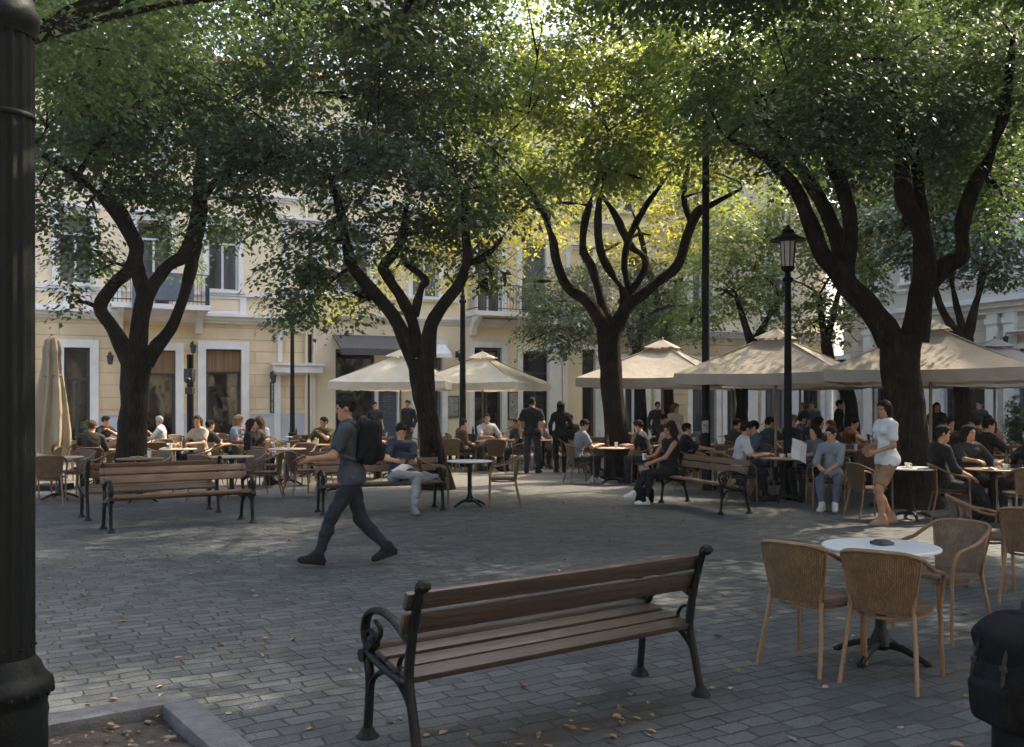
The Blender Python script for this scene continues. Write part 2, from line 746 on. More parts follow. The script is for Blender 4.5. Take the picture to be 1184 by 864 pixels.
def kbar(a0, a1, b0, b1, h=.095):
    c = C0 - U1 * ((a0 + a1) / 2) - U2 * ((b0 + b1) / 2)
    kb.cbox((c.x, c.y, h / 2 - .01), (a1 - a0, b1 - b0, h + .02), .012, rz=PAVE)


kbar(0, .9, 0, KW)
kbar(.905, 1.7, 0, KW)
kbar(1.705, KL, 0, KW)
kbar(0, KW, KW + .003, 1.1)
kbar(0, KW, 1.105, 1.8)
kbar(0, KW, 1.805, KL)
kbar(KW + .003, KL, KL - KW, KL)
kbar(KL - KW, KL, KW + .003, KL - KW - .003)
tag(kb.build('kerb', kerb_m), kind='structure')
s = MB()


def soil_pt(u, v):
    q = kpt(KW - .01 + u * (KL - 2 * KW + .02), KW - .01 + v * (KL - 2 * KW + .02), 0)
    return (q[0], q[1], .025 + .03 * mnoise.noise(Vector((q[0] * 3, q[1] * 3, 0))) + .012 * mnoise.noise(Vector((q[0] * 14, q[1] * 14, 3))))


s.grid(lambda u, v: soil_pt(u, v), 50, 50)
so_ = s.build('soil', soil_m)
so_.data.flip_normals()
tag(so_, kind='structure')

# ------------------------------------------------------------------ buildings
cream_g = stone_wall_mat('rusticated_cream_stucco', (.70, .54, .335), (.73, .575, .37), (.5, .385, .24), 1.9, .37, .009)
cream_u = mat('cream_stucco', (.78, .64, .43), (.70, .56, .36), rough=.9, scale=.7, bump=.25, bscale=40, detail=9)
pale_g = mat('pale_cream_stucco', (.76, .64, .45), (.66, .55, .37), rough=.9, scale=.8, bump=.25, bscale=40, detail=9)
ochre_u = mat('ochre_stucco', (.75, .61, .39), (.66, .53, .33), rough=.9, scale=.7, bump=.25, bscale=40, detail=9)
stone_g = stone_wall_mat('grey_cream_ashlar', (.56, .51, .44), (.6, .55, .48), (.3, .27, .22), 1.5, .42, .01)
white_t = mat('white_trim', (.74, .72, .68), (.62, .6, .57), rough=.7, scale=2.5, bump=.1)
dado_m = mat('pale_dado', (.5, .51, .52), (.4, .41, .42), rough=.8, scale=2)
dark_fr = mat('dark_painted_frame', (.03, .036, .04), (.022, .026, .03), rough=.45)
blue_fr = mat('slate_blue_paint', (.105, .13, .16), (.08, .1, .125), rough=.55)
white_fr = mat('white_window_paint', (.64, .64, .62), (.55, .55, .53), rough=.5)
iron_m = mat('black_iron', (.028, .034, .036), (.018, .022, .024), rough=.5, metal=.2)
roof_m = mat('roof_tile', (.28, .13, .075), (.18, .085, .05), rough=.9, scale=3)
blind_m = mat('brown_blind', (.30, .18, .085), (.14, .08, .04), rough=.8, scale=1, stretch=(14, 1, .2))
shut_m = mat('grey_green_shutter', (.15, .17, .15), (.11, .13, .12), rough=.7)
pale_shut = mat('pale_panel_paint', (.48, .455, .41), (.4, .375, .33), rough=.7)
board_m = mat('printed_board', (.42, .4, .36), (.1, .09, .085), rough=.7, scale=14)
awn_m = mat('dark_awning_canvas', (.07, .072, .075), (.05, .05, .052), rough=.85)


def glass_mat(name, c1, c2, rough=.06):
    return mat(name, c1, c2, rough=rough, scale=.9, spec=.5)


glass_d = glass_mat('dark_shop_glass', (.02, .02, .019), (.008, .008, .008))
glass_u = mat('window_glass', (.15, .15, .145), (.012, .014, .016), rough=.06, scale=1.1, stretch=(2.6, 1, .25), detail=3)


def shop_mat():
    """dark glazing with the shapes of a lived-in shop behind it"""
    m, nt, N, L = nodes_of('shop_display')
    out = N('ShaderNodeOutputMaterial')
    p = N('ShaderNodeBsdfPrincipled')
    L(p.outputs[0], out.inputs[0])
    tc = N('ShaderNodeTexCoord')
    mp = N('ShaderNodeMapping')
    mp.inputs['Scale'].default_value = (2.6, 1, 1.7)
    L(tc.outputs['Object'], mp.inputs[0])
    v = N('ShaderNodeTexVoronoi')
    v.distance = 'CHEBYCHEV'
    v.inputs['Scale'].default_value = 1.6
    v.inputs['Randomness'].default_value = .9
    L(mp.outputs[0], v.inputs['Vector'])
    sp = N('ShaderNodeSeparateColor')
    L(v.outputs['Color'], sp.inputs[0])
    r = ramp(nt, [(0, (.004, .004, .004)), (.6, (.006, .006, .006)), (.78, (.014, .012, .009)), (.9, (.11, .09, .065)), (.94, (.02, .024, .028))])
    L(sp.outputs[0], r.inputs[0])
    n = N('ShaderNodeTexNoise')
    n.inputs['Scale'].default_value = 5
    n.inputs['Detail'].default_value = 7
    L(tc.outputs['Object'], n.inputs['Vector'])
    r2 = ramp(nt, [(.35, (.2, .2, .2)), (.7, (1.3, 1.25, 1.2))])
    L(n.outputs['Fac'], r2.inputs[0])
    mx = N('ShaderNodeMixRGB')
    mx.blend_type = 'MULTIPLY'
    mx.inputs[0].default_value = 1
    L(r.outputs[0], mx.inputs[1])
    L(r2.outputs[0], mx.inputs[2])
    L(mx.outputs[0], p.inputs['Base Color'])
    p.inputs['Roughness'].default_value = .05
    n3 = N('ShaderNodeTexNoise')
    n3.inputs['Scale'].default_value = 1.2
    L(tc.outputs['Object'], n3.inputs['Vector'])
    b = N('ShaderNodeBump')
    b.inputs['Strength'].default_value = .1
    b.inputs['Distance'].default_value = .05
    L(n3.outputs['Fac'], b.inputs['Height'])
    L(b.outputs[0], p.inputs['Normal'])
    return m


shop_in = shop_mat()

WALLZ = 12.4


class Facade:
    def __init__(s, name, O, u, s0, s1, label, top=WALLZ, depth=8):
        s.O, s.u = Vector((O[0], O[1], 0)), Vector((u[0], u[1], 0)).normalized()
        s.s0, s.s1, s.top = s0, s1, top
        base = s.O + s.u * s0
        s.e = empty(name, base, math.atan2(s.u.y, s.u.x), label, 'building')
        s.w = s1 - s0
        s.holes = []
        s.depth = depth

    def S(s, px):
        q = (px - CX) / FPX
        return (q * s.O.y - s.O.x) / (s.u.x - q * s.u.y) - s.s0

    def Z(s, px, py):
        y = s.O.y + s.u.y * (s.S(px) + s.s0)
        return CAMH - (py - HY) / FPX * y

    def hole(s, x0, x1, z0, z1):
        s.holes.append((x0, x1, z0, z1))

    def walls(s, zsplit, mats, names, reveal=.24):
        """front wall cut into bands at zsplit; openings are real holes with reveals"""
        zs_b = [0] + list(zsplit) + [s.top]
        for bi in range(len(zs_b) - 1):
            zb0, zb1 = zs_b[bi], zs_b[bi + 1]
            H = [h for h in s.holes if h[3] > zb0 + 1e-4 and h[2] < zb1 - 1e-4]
            xs = sorted({0, s.w, *[a for h in H for a in h[:2] if 0 < a < s.w]})
            zs = sorted({zb0, zb1, *[a for h in H for a in h[2:] if zb0 < a < zb1]})
            m = MB()
            for i in range(len(xs) - 1):
                for j in range(len(zs) - 1):
                    cx, cz = (xs[i] + xs[i + 1]) / 2, (zs[j] + zs[j + 1]) / 2
                    if any(h[0] < cx < h[1] and h[2] < cz < h[3] for h in H):
                        continue
                    m.add([(xs[i], 0, zs[j]), (xs[i + 1], 0, zs[j]), (xs[i + 1], 0, zs[j + 1]), (xs[i], 0, zs[j + 1])], [(0, 1, 2, 3)])
            for x0, x1, z0, z1 in H:
                za, zb = max(z0, zb0), min(z1, zb1)
                r = reveal
                m.add([(x0, 0, za), (x0, r, za), (x0, r, zb), (x0, 0, zb)], [(3, 2, 1, 0)])
                m.add([(x1, 0, za), (x1, r, za), (x1, r, zb), (x1, 0, zb)], [(0, 1, 2, 3)])
                if z1 <= zb1:
                    m.add([(x0, 0, zb), (x1, 0, zb), (x1, r, zb), (x0, r, zb)], [(0, 1, 2, 3)])
                if z0 >= zb0:
                    m.add([(x0, 0, za), (x1, 0, za), (x1, r, za), (x0, r, za)], [(3, 2, 1, 0)])
            m.build(names[bi], mats[bi], s.e, smooth=False)
        # mass of the house behind the front
        b = MB()
        r, d, w, t = .27, s.depth, s.w, s.top
        b.add([(0, r, 0), (w, r, 0), (w, d, 0), (0, d, 0), (0, r, t), (w, r, t), (w, d, t), (0, d, t)],
              [(0, 1, 5, 4), (1, 2, 6, 5), (2, 3, 7, 6), (3, 0, 4, 7), (4, 5, 6, 7)])
        b.add([(0, 0, 0), (0, r, 0), (0, r, t), (0, 0, t)], [(0, 3, 2, 1)])
        b.add([(w, 0, 0), (w, r, 0), (w, r, t), (w, 0, t)], [(0, 1, 2, 3)])
        b.build('house_body', mats[-1], s.e, smooth=False)
        rf = MB()
        rf.add([(-.3, -.45, t), (w + .3, -.45, t), (w + .3, d + .3, t), (-.3, d + .3, t), (1.5, d * .5, t + 1.7), (w - 1.5, d * .5, t + 1.7)],
               [(0, 1, 5, 4), (1, 2, 5), (2, 3, 4, 5), (3, 0, 4), (3, 2, 1, 0)])
        rf.build('roof', roof_m, s.e, smooth=False)

    def band(s, name, z0, z1, out, x0=0, x1=None, m=None):
        x1 = s.w if x1 is None else x1
        b = MB()
        # moulded string course: three stepped slabs
        n = 3 if z1 - z0 > .14 else 1
        for k in range(n):
            za, zb = z0 + (z1 - z0) * k / n, z0 + (z1 - z0) * (k + 1) / n
            o = out * (k + 1) / n
            b.box(((x0 + x1) / 2, -o / 2 + .05, (za + zb) / 2), (x1 - x0 + .002 * k, o + .1, zb - za))
        return b.build(name, m or white_t, s.e, smooth=False)

    def surround(s, parent, x0, x1, z0, z1, t=.16, out=.06, head=None, sill=True, m=None):
        b = MB()
        zt = z1 + (t if head is None else head)
        b.box((x0 - t / 2, -out / 2 + .02, (z0 + zt) / 2), (t, out + .04, zt - z0))
        b.box((x1 + t / 2, -out / 2 + .02, (z0 + zt) / 2), (t, out + .04, zt - z0))
        b.box(((x0 + x1) / 2, -out / 2 + .017, (z1 + zt) / 2), (x1 - x0 - .004, out + .034, zt - z1))
        if head:
            b.box(((x0 + x1) / 2, -.09, zt + .05), (x1 - x0 + 2 * t + .16, .22, .1))
        b.build('surround', m or white_t, parent, smooth=False)
        if sill:
            k = MB()
            k.box(((x0 + x1) / 2, -.05, z0 - .045), (x1 - x0 + 2 * t + .1, .2, .085))
            k.build('sill', m or white_t, parent, smooth=False)

    def window(s, x0, x1, z0, z1, frame=None, glass=None, leaves=2, trans=0, name='window', fw=.06, sur=.15, head=None, sill=True,
               out=.06, low=0, blind=None, label=None, shut=None, trim=None):
        """hole + frame (mesh) > pane, surround, sill"""
        s.hole(x0, x1, z0, z1)
        fr = frame or white_fr
        y = .17
        b = MB()
        w, h = x1 - x0, z1 - z0
        e = .004
        b.box((x0 + fw / 2 + e, y, (z0 + z1) / 2), (fw, .07, h - 2 * e))
        b.box((x1 - fw / 2 - e, y, (z0 + z1) / 2), (fw, .07, h - 2 * e))
        b.box(((x0 + x1) / 2, y, z1 - fw / 2 - e), (w - 2 * fw - .02, .066, fw))
        b.box(((x0 + x1) / 2, y, z0 + (fw + low) / 2 + e), (w - 2 * fw - .02, .064, fw + low))
        zt = z1
        if trans:
            zt = z1 - trans
            b.box(((x0 + x1) / 2, y, zt), (w - 2 * fw - .02, .068, fw))
        for k in range(1, leaves):
            xx = x0 + w * k / leaves
            b.box((xx, y, (z0 + zt) / 2), (fw * 1.1, .06, zt - z0 - 2 * fw - .01))
        f = b.build(name, fr, s.e, smooth=False)
        if label:
            f['label'] = label
        p = MB()
        p.add([(x0 + .01, y + .02, z0 + .01), (x1 - .01, y + .02, z0 + .01), (x1 - .01, y + .02, z1 - .01), (x0 + .01, y + .02, z1 - .01)], [(0, 1, 2, 3)])
        p.build('pane', glass or glass_u, f, smooth=False)
        if sur:
            s.surround(f, x0, x1, z0, z1, sur, out, head, sill, trim)
        if blind:
            q = MB()
            q.box(((x0 + x1) / 2, y - .06, z1 - trans / 2 - .02), (w - .1, .03, trans - .05))
            for k in range(int(w / .07)):
                q.box((x0 + .08 + k * .07, y - .08, z1 - trans / 2 - .02), (.03, .025, trans - .06))
            q.build('blind', blind_m, f, smooth=False)
        if shut:
            q = MB()
            for a, bb in ((x0 + .03, (x0 + x1) / 2 - .01), ((x0 + x1) / 2 + .01, x1 - .03)):
                q.box(((a + bb) / 2, y - .08, (z0 + z1) / 2), (bb - a, .03, h - .06))
                nl = int(h / .09)
                for k in range(nl):
                    q.box(((a + bb) / 2, y - .105, z0 + .08 + k * (h - .14) / nl), (bb - a - .12, .03, .05), rx=.5)
            q.build('shutter', shut, f, smooth=False)
        return f

    def balcony(s, x0, x1, z, out=.95, banner=False):
        b = MB()
        b.box(((x0 + x1) / 2, -out / 2 + .05, z), (x1 - x0, out + .1, .1))
        b.box(((x0 + x1) / 2, -out / 2 + .07, z + .075), (x1 - x0 + .08, out + .14, .05))
        f = b.build('balcony', white_t, s.e, smooth=False)
        for xb in (x0 + .25, x1 - .25):
            k = MB()
            prof = [(0, -.052), (-out * .8, -.052), (-out * .78, -.16), (-out * .5, -.26), (-out * .3, -.45), (-.18, -.7), (0, -.72)]
            n = len(prof)
            k.add([(xb - .09, yy, z + zz) for yy, zz in prof] + [(xb + .09, yy, z + zz) for yy, zz in prof],
                  [tuple(range(n)), tuple(range(2 * n - 1, n - 1, -1))] + [(i, n + i, n + (i + 1) % n, (i + 1) % n) for i in range(n)])
            k.build('bracket', white_t, f, smooth=False)
        r = MB()
        zt = z + 1.02
        for zz in (zt, z + .2):
            r.box(((x0 + x1) / 2, -out + .04, zz), (x1 - x0 - .04, .035, .03))
            for xx in (x0 + .04, x1 - .04):
                r.box((xx, -out / 2 + .03, zz), (.033, out - .06, .028))
        n = int((x1 - x0) / .12)
        for i in range(n + 1):
            xx = x0 + .04 + (x1 - x0 - .08) * i / n
            r.box((xx, -out + .04, (z + .1 + zt) / 2), (.016, .016, zt - z - .1))
            if i % 2 and i < n:
                pts = [(xx + .055 * math.cos(a), -out + .04, z + .62 + .17 * math.sin(a)) for a in np.linspace(0, 2 * PI, 9)]
                r.tube(pts, .007, 4, caps=False)
        for sx in (x0 + .04, x1 - .04):
            for i in range(1, 7):
                r.box((sx, -out + .04 + out * i / 7.5, (z + .1 + zt) / 2), (.016, .016, zt - z - .1))
        r.build('railing', iron_m, f, smooth=False)
        if banner:
            q = MB()
            q.grid(lambda u, v: (x0 + .55 + .42 * u, -out - .015 - .03 * math.sin(u * 9) * (1 - v) - .05 * (1 - v), zt - 1.25 + 1.25 * v), 10, 6)
            q.grid(lambda u, v: (x0 + 1.1 + 1.2 * u, -out - .012 - .015 * math.sin(u * 14), zt - .82 + .8 * v), 10, 4)
            q.build('banner', blue_fr, f)
        return f

    def wall_lamp(s, x, z, parent=None):
        b = MB()
        b.box((x, -.02, z), (.1, .06, .22))
        b.tube([(x, -.04, z), (x, -.18, z + .14), (x, -.34, z + .1), (x, -.36, z)], .014, 6, smooth=3)
        b.lathe([(.02, .04), (.1, 0), (.12, -.02), (.09, -.04), (.07, -.24), (.03, -.27)], (x, -.36, z), 8)
        b.build('wall_lamp', iron_m, s.e)

    def board(s, x0, x1, z0, z1, label=None):
        b = MB()
        b.box(((x0 + x1) / 2, -.02, (z0 + z1) / 2), (x1 - x0, .07, z1 - z0), 0)
        b.box(((x0 + x1) / 2, -.042, (z0 + z1) / 2), (x1 - x0 - .09, .035, z1 - z0 - .09), 1)
        b.build('menu_board', [dark_fr, board_m], s.e, smooth=False)


LU = (.909, .417)
LO = (-14.05, 28)

# house one: rusticated cream ground floor
A = Facade('corner_house', LO, LU, -6, 8.06, 'cream house with grooved ground floor, white cornice and iron balcony behind the leftmost tree')
G1 = 4.2
for px0, px1, py, kind in ((74, 104, 402, 0), (165, 203, 405, 1), (238, 279, 404, 1)):
    x0, x1, zt = A.S(px0), A.S(px1), A.Z((px0 + px1) / 2, py)
    A.window(x0, x1, .06, zt, dark_fr, glass_d if kind == 0 else shop_in, 2 if kind == 0 else 1, trans=.95 if kind == 0 else .72, name='shop_door' if kind == 0 else 'shop_window',
             fw=.09, sur=.24, sill=False, out=.07, low=.35, blind=kind == 1)
A.window(A.S(-10), A.S(28), .06, 3.4, dark_fr, glass_d, 2, trans=.7, name='shop_door', fw=.09, sur=.24, sill=False, out=.07)
for px in (87, 178, 258):
    xc = A.S(px)
    if px == 178:
        A.window(xc - .5, xc + .5, G1 + .46, 7.3, white_fr, glass_u, 2, trans=.55, head=.22, sill=False)
    else:
        A.window(xc - .47, xc + .47, 5.25, 7.3, white_fr, glass_u, 2, trans=.55, head=.22)
    A.window(xc - .47, xc + .47, 8.9, 10.9, white_fr, glass_u, 2, trans=.5, head=.15)
xc = A.S(5)
A.window(xc - .47, xc + .47, 5.25, 7.3, white_fr, glass_u, 2, trans=.55, head=.22)
A.walls([G1 + .1], [cream_g, cream_u], ['ground_floor_wall', 'upper_wall'])
A.band('cornice', G1, G1 + .3, .3)
A.band('string_course', 5.08, 5.2, .1)
A.band('string_course', 8.2, 8.4, .16)
A.band('eaves_cornice', 11.9, 12.35, .5)
# parapet panels between cornice and sills, dado at the foot
for a, b in ((A.S(40), A.S(72)), (A.S(104), A.S(132)), (A.S(243), A.S(277))):
    pn = MB()
    pn.box(((a + b) / 2, .02, 4.79), (b - a + .4, .1, .56))
    for q0, q1 in ((a - .2, a), (b, b + .2)):
        pn.box(((q0 + q1) / 2, -.02, 4.79), (q1 - q0, .12, .57))
    pn.box(((a + b) / 2, -.015, 5.03), (b - a - .004, .11, .08))
    pn.box(((a + b) / 2, -.015, 4.55), (b - a - .004, .11, .08))
    pn.build('parapet_panel', white_t, A.e, smooth=False)
    pn = MB()
    pn.box(((a + b) / 2, .0, 4.79), (b - a - .06, .08, .34))
    pn.build('panel_inset', cream_u, A.e, smooth=False)
prev = 0
for x0, x1 in [h[:2] for h in sorted(h for h in A.holes if h[2] < 1)] + [(A.w + .245, 0)]:
    a, b = prev, x0 - .245
    if b - a > .1:
        dd_ = MB()
        dd_.box(((a + b) / 2, -.012, .65), (b - a, .06, 1.3))
        dd_.box(((a + b) / 2, -.022, 1.325), (b - a, .075, .05))
        dd_.build('dado', dado_m, A.e, smooth=False)
    prev = x1 + .245
A.balcony(A.S(128), A.S(239), G1 + .36, 1.0, banner=True)
A.wall_lamp(A.S(127), A.Z(127, 412))
A.wall_lamp(A.S(222), A.Z(222, 400))
gt = MB()
gt.tube([(A.w - .08, -.09, 0), (A.w - .08, -.09, 4.1), (A.w - .08, -.3, 4.3), (A.w - .08, -.3, 4.7), (A.w - .08, -.09, 4.9), (A.w - .08, -.09, 11.8)], .05, 8)
gt.build('drainpipe', pale_g, A.e)

# house two: pale ground floor, awning shop, ochre upper floors
B = Facade('shop_house', LO, LU, 8.075, 18.35, 'pale ochre house with dark shop awning and slate blue doors behind the second tree')
B.window(B.S(324), B.S(358), .08, B.Z(341, 434), blue_fr, glass_u, 1, trans=0, name='shop_door', fw=.12, sur=.2, sill=False, low=.5)
B.window(B.S(326), B.S(361), B.Z(343, 419), B.Z(343, 386), dark_fr, glass_u, 4, name='window', sur=.14, sill=False)
B.window(B.S(388), B.S(434), .06, B.Z(415, 404), dark_fr, shop_in, 2, trans=.9, name='shop_window', fw=.09, sur=0, low=.3)
B.window(B.S(437), B.S(459), .06, B.Z(448, 440), blue_fr, glass_d, 1, name='shop_door', sur=.12, sill=False, shut=blue_fr)
B.window(B.S(482), B.S(511), .06, B.Z(496, 400), blue_fr, glass_d, 2, trans=.8, name='shop_door', fw=.1, sur=.2, sill=False, low=.5)
B.window(B.S(548), B.S(580), .06, B.Z(564, 402), dark_fr, shop_in, 2, trans=.8, name='shop_door', fw=.09, sur=.2, sill=False, low=.3)
B.window(B.S(604), B.S(637), .06, B.Z(620, 406), dark_fr, glass_d, 2, trans=.8, name='shop_window', fw=.09, sur=.2, sill=False, low=.45)
for px in (350, 412, 492, 566, 617):
    xc = B.S(px)
    z0 = 4.9 if px in (566, 617) else 5.35
    B.window(xc - .48, xc + .48, z0, 7.5, white_fr, glass_u, 2, trans=.5, sur=.17, head=.16, sill=z0 > 5, shut=shut_m if px == 617 else None)
    B.window(xc - .48, xc + .48, 9.0, 10.9, white_fr, glass_u, 2, trans=.5, sur=.17, head=.14)
B.walls([G1 + .3], [pale_g, ochre_u], ['ground_floor_wall', 'upper_wall'])
B.band('cornice', 4.42, 4.66, .22)
B.band('string_course', 5.2, 5.3, .1, 0, B.S(530))
B.band('string_course', 8.3, 8.5, .16)
B.band('eaves_cornice', 11.9, 12.35, .5)
hd = MB()
hd.box(((B.S(315) + B.S(371)) / 2, -.1, B.Z(341, 427)), (B.S(371) - B.S(315), .3, .24))
hd.box(((B.S(315) + B.S(371)) / 2, -.12, B.Z(341, 427) + .15), (B.S(371) - B.S(315) + .12, .36, .07))
hd.build('door_hood', white_t, B.e, smooth=False)
aw = MB()
xa, xb, za = B.S(384), B.S(462), B.Z(420, 388)
aw.add([(xa, -.03, za), (xb, -.03, za), (xb, -1.15, za - .5), (xa, -1.15, za - .5), (xa, -1.16, za - .72), (xb, -1.16, za - .72),
        (xa, -.03, za - .06), (xb, -.03, za - .06), (xb, -1.11, za - .54), (xa, -1.11, za - .54)],
       [(0, 1, 2, 3), (3, 2, 5, 4), (6, 9, 8, 7), (0, 3, 9, 6), (1, 7, 8, 2)])
aw.build('awning', awn_m, B.e, smooth=False)
aw = MB()
xa, xb, za = B.S(478), B.S(514), B.Z(496, 398)
aw.add([(xa, -.08, za), (xb, -.08, za), (xb, -.7, za - .35), (xa, -.7, za - .35), (xa, -.71, za - .5), (xb, -.71, za - .5)], [(0, 1, 2, 3), (3, 2, 5, 4)])
aw.build('awning', white_t, B.e, smooth=False)
B.board(B.S(514), B.S(530), B.Z(522, 483), B.Z(522, 458))
B.board(B.S(587), B.S(601), B.Z(594, 486), B.Z(594, 453))
B.board(B.S(312), B.S(317), B.Z(314, 478), B.Z(314, 442))
B.wall_lamp(B.S(314), B.Z(314, 434))
B.wall_lamp(B.S(528), B.Z(528, 410))
B.balcony(B.S(538), B.S(606), 4.78, .95)
gt = MB()
gt.tube([(.16, -.1, 0), (.16, -.1, 4.3), (.16, -.32, 4.5), (.16, -.32, 4.8), (.16, -.1, 5), (.16, -.1, 11.8)], .05, 8)
gt.build('drainpipe', pale_g, B.e)

# house three: peach, beyond the middle trees
C = Facade('peach_house', LO, LU, 18.365, 30.2, 'peach house with white door frames beyond the middle parasols')
for px0, px1, py, fr, gl in ((656, 688, 404, dark_fr, glass_d), (722, 746, 440, white_fr, glass_u), (800, 828, 440, blue_fr, glass_u), (840, 852, 440, dark_fr, glass_d), (884, 908, 440, blue_fr, glass_u), (928, 948, 440, dark_fr, glass_d)):
    C.window(C.S(px0), C.S(px1), .06, C.Z((px0 + px1) / 2, py) if py < 430 else 3.3, fr, gl, 2, trans=.8, name='shop_door', fw=.09, sur=.22, sill=False, low=.4)
for px in (672, 734, 812, 896):
    xc = C.S(px)
    C.window(xc - .48, xc + .48, 5.2, 7.4, white_fr, glass_u, 2, trans=.5, sur=.17, head=.16)
    C.window(xc - .48, xc + .48, 9.0, 10.9, white_fr, glass_u, 2, trans=.5, sur=.17, head=.14)
C.walls([G1 + .2], [stone_wall_mat('peach_ashlar', (.6, .45, .27), (.64, .49, .31), (.34, .24, .14), 1.6, .4, .009), pale_g], ['ground_floor_wall', 'upper_wall'])
C.band('cornice', 4.3, 4.6, .3)
C.band('string_course', 8.3, 8.5, .16)
C.band('eaves_cornice', 11.9, 12.35, .5)
for px in (640, 700, 762, 868, 918):
    q = MB()
    q.box((C.S(px), -.04, 2.15), (.5, .2, 4.28))
    q.box((C.S(px), -.06, .3), (.6, .26, .6))
    q.box((C.S(px), -.06, 4.1), (.6, .26, .16))
    q.build('pilaster', white_t, C.e, smooth=False)
C.wall_lamp(C.S(648), C.Z(648, 410))
C.wall_lamp(C.S(712), 3.0)

# house four: grey cream, running towards us on the right
RO, RU = (13.75, 40.2), (.37, -.93)
D = Facade('pilaster_house', RO, RU, .35, 34, 'grey cream house with white pilasters and deep cornice behind the big parasol', top=17.6)  # height and unseen near end extended to shade the right-hand terraces
for px0, px1, kind in ((968, 980, 0), (1012, 1040, 0), (1044, 1068, 1), (1092, 1140, 0), (1176, 1230, 1)):
    D.window(D.S(px0), D.S(px1), .06, 3.5, dark_fr if kind == 0 else blue_fr, glass_d, 2, trans=.8, name='shop_door', fw=.1, sur=.18, sill=False, low=.4)
for px in (1000, 1060, 1118, 1200):
    xc = D.S(px)
    D.window(xc - .6, xc + .6, 6.3, 8.6, white_fr, glass_u, 2, trans=.5, sur=.2, head=.2)
    for zf in (9.6, 12.6, 15.0):
        D.window(xc - .6, xc + .6, zf, zf + 1.8, white_fr, glass_u, 2, trans=.5, sur=.2, head=.14)
for k in range(5):
    xc = 18.2 + k * 3.1
    D.window(xc - .8, xc + .8, .06, 3.5, dark_fr, glass_d, 2, trans=.8, name='shop_door', fw=.1, sur=.18, sill=False, low=.4)
    for zf in (6.3, 9.6, 12.6, 15.0):
        D.window(xc - .6, xc + .6, zf, zf + 1.8, white_fr, glass_u, 2, trans=.5, sur=.2, head=.14)
D.walls([5.0], [stone_g, mat('grey_cream_stucco', (.5, .46, .4), (.42, .385, .33), rough=.9, scale=.7, bump=.25, bscale=40)], ['ground_floor_wall', 'upper_wall'])
D.band('cornice', 4.75, 5.3, .5)
D.band('string_course', 5.9, 6.05, .14)
D.band('string_course', 12.0, 12.2, .2)
D.band('eaves_cornice', 17.1, 17.55, .5)
for px in (960, 1006, 1042, 1076, 1086, 1150, 1170, 1240):
    q = MB()
    q.box((D.S(px), -.05, 2.37), (.42, .22, 4.74))
    q.box((D.S(px), -.07, .3), (.52, .28, .6))
    q.box((D.S(px), -.07, 4.5), (.52, .28, .2))
    q.build('pilaster', white_t, D.e, smooth=False)
for px0, px1 in ((986, 1003), (1078, 1084), (1152, 1167)):
    q = MB()
    x0, x1 = D.S(px0), D.S(px1)
    q.box(((x0 + x1) / 2, -.03, 1.6), (x1 - x0, .1, 3.0))
    for k in range(4):
        q.box(((x0 + x1) / 2, -.06, .55 + k * .72), (x1 - x0 - .16, .09, .56))
    q.build('shutter', pale_shut, D.e, smooth=False)
D.wall_lamp(D.S(1172), 3.9)
D.band('door_hood', 3.95, 4.1, .45, D.S(1172), D.S(1236))


# houses on the near side of the square, behind the photographer: they close the place and throw sunlight back
K = Facade('sunlit_house', (24, -17), (-1, 0), 0, 22, 'cream house on the near side of the square behind the photographer, right', top=13)
M_ = Facade('sunlit_house', (1.9, -17), (-1, 0), 0, 26, 'pale house on the near side of the square behind the photographer, left', top=13)
for hs_ in (K, M_):
    n_ = int(hs_.w / 2.7)
    for k in range(n_):
        xc = (k + .5) * hs_.w / n_
        hs_.window(xc - .6, xc + .6, .06, 3.3, dark_fr, glass_d, 2, trans=.7, name='shop_door', fw=.09, sill=False)
        for zf in (5.2, 9.2):
            hs_.window(xc - .5, xc + .5, zf, zf + 2.1, white_fr, glass_u, 2, trans=.5)
    hs_.walls([4.4], [pale_g, cream_u], ['ground_floor_wall', 'upper_wall'])
    hs_.band('cornice', 4.2, 4.5, .25)
    hs_.band('eaves_cornice', 12.5, 12.95, .5)
# ------------------------------------------------------------------ trees


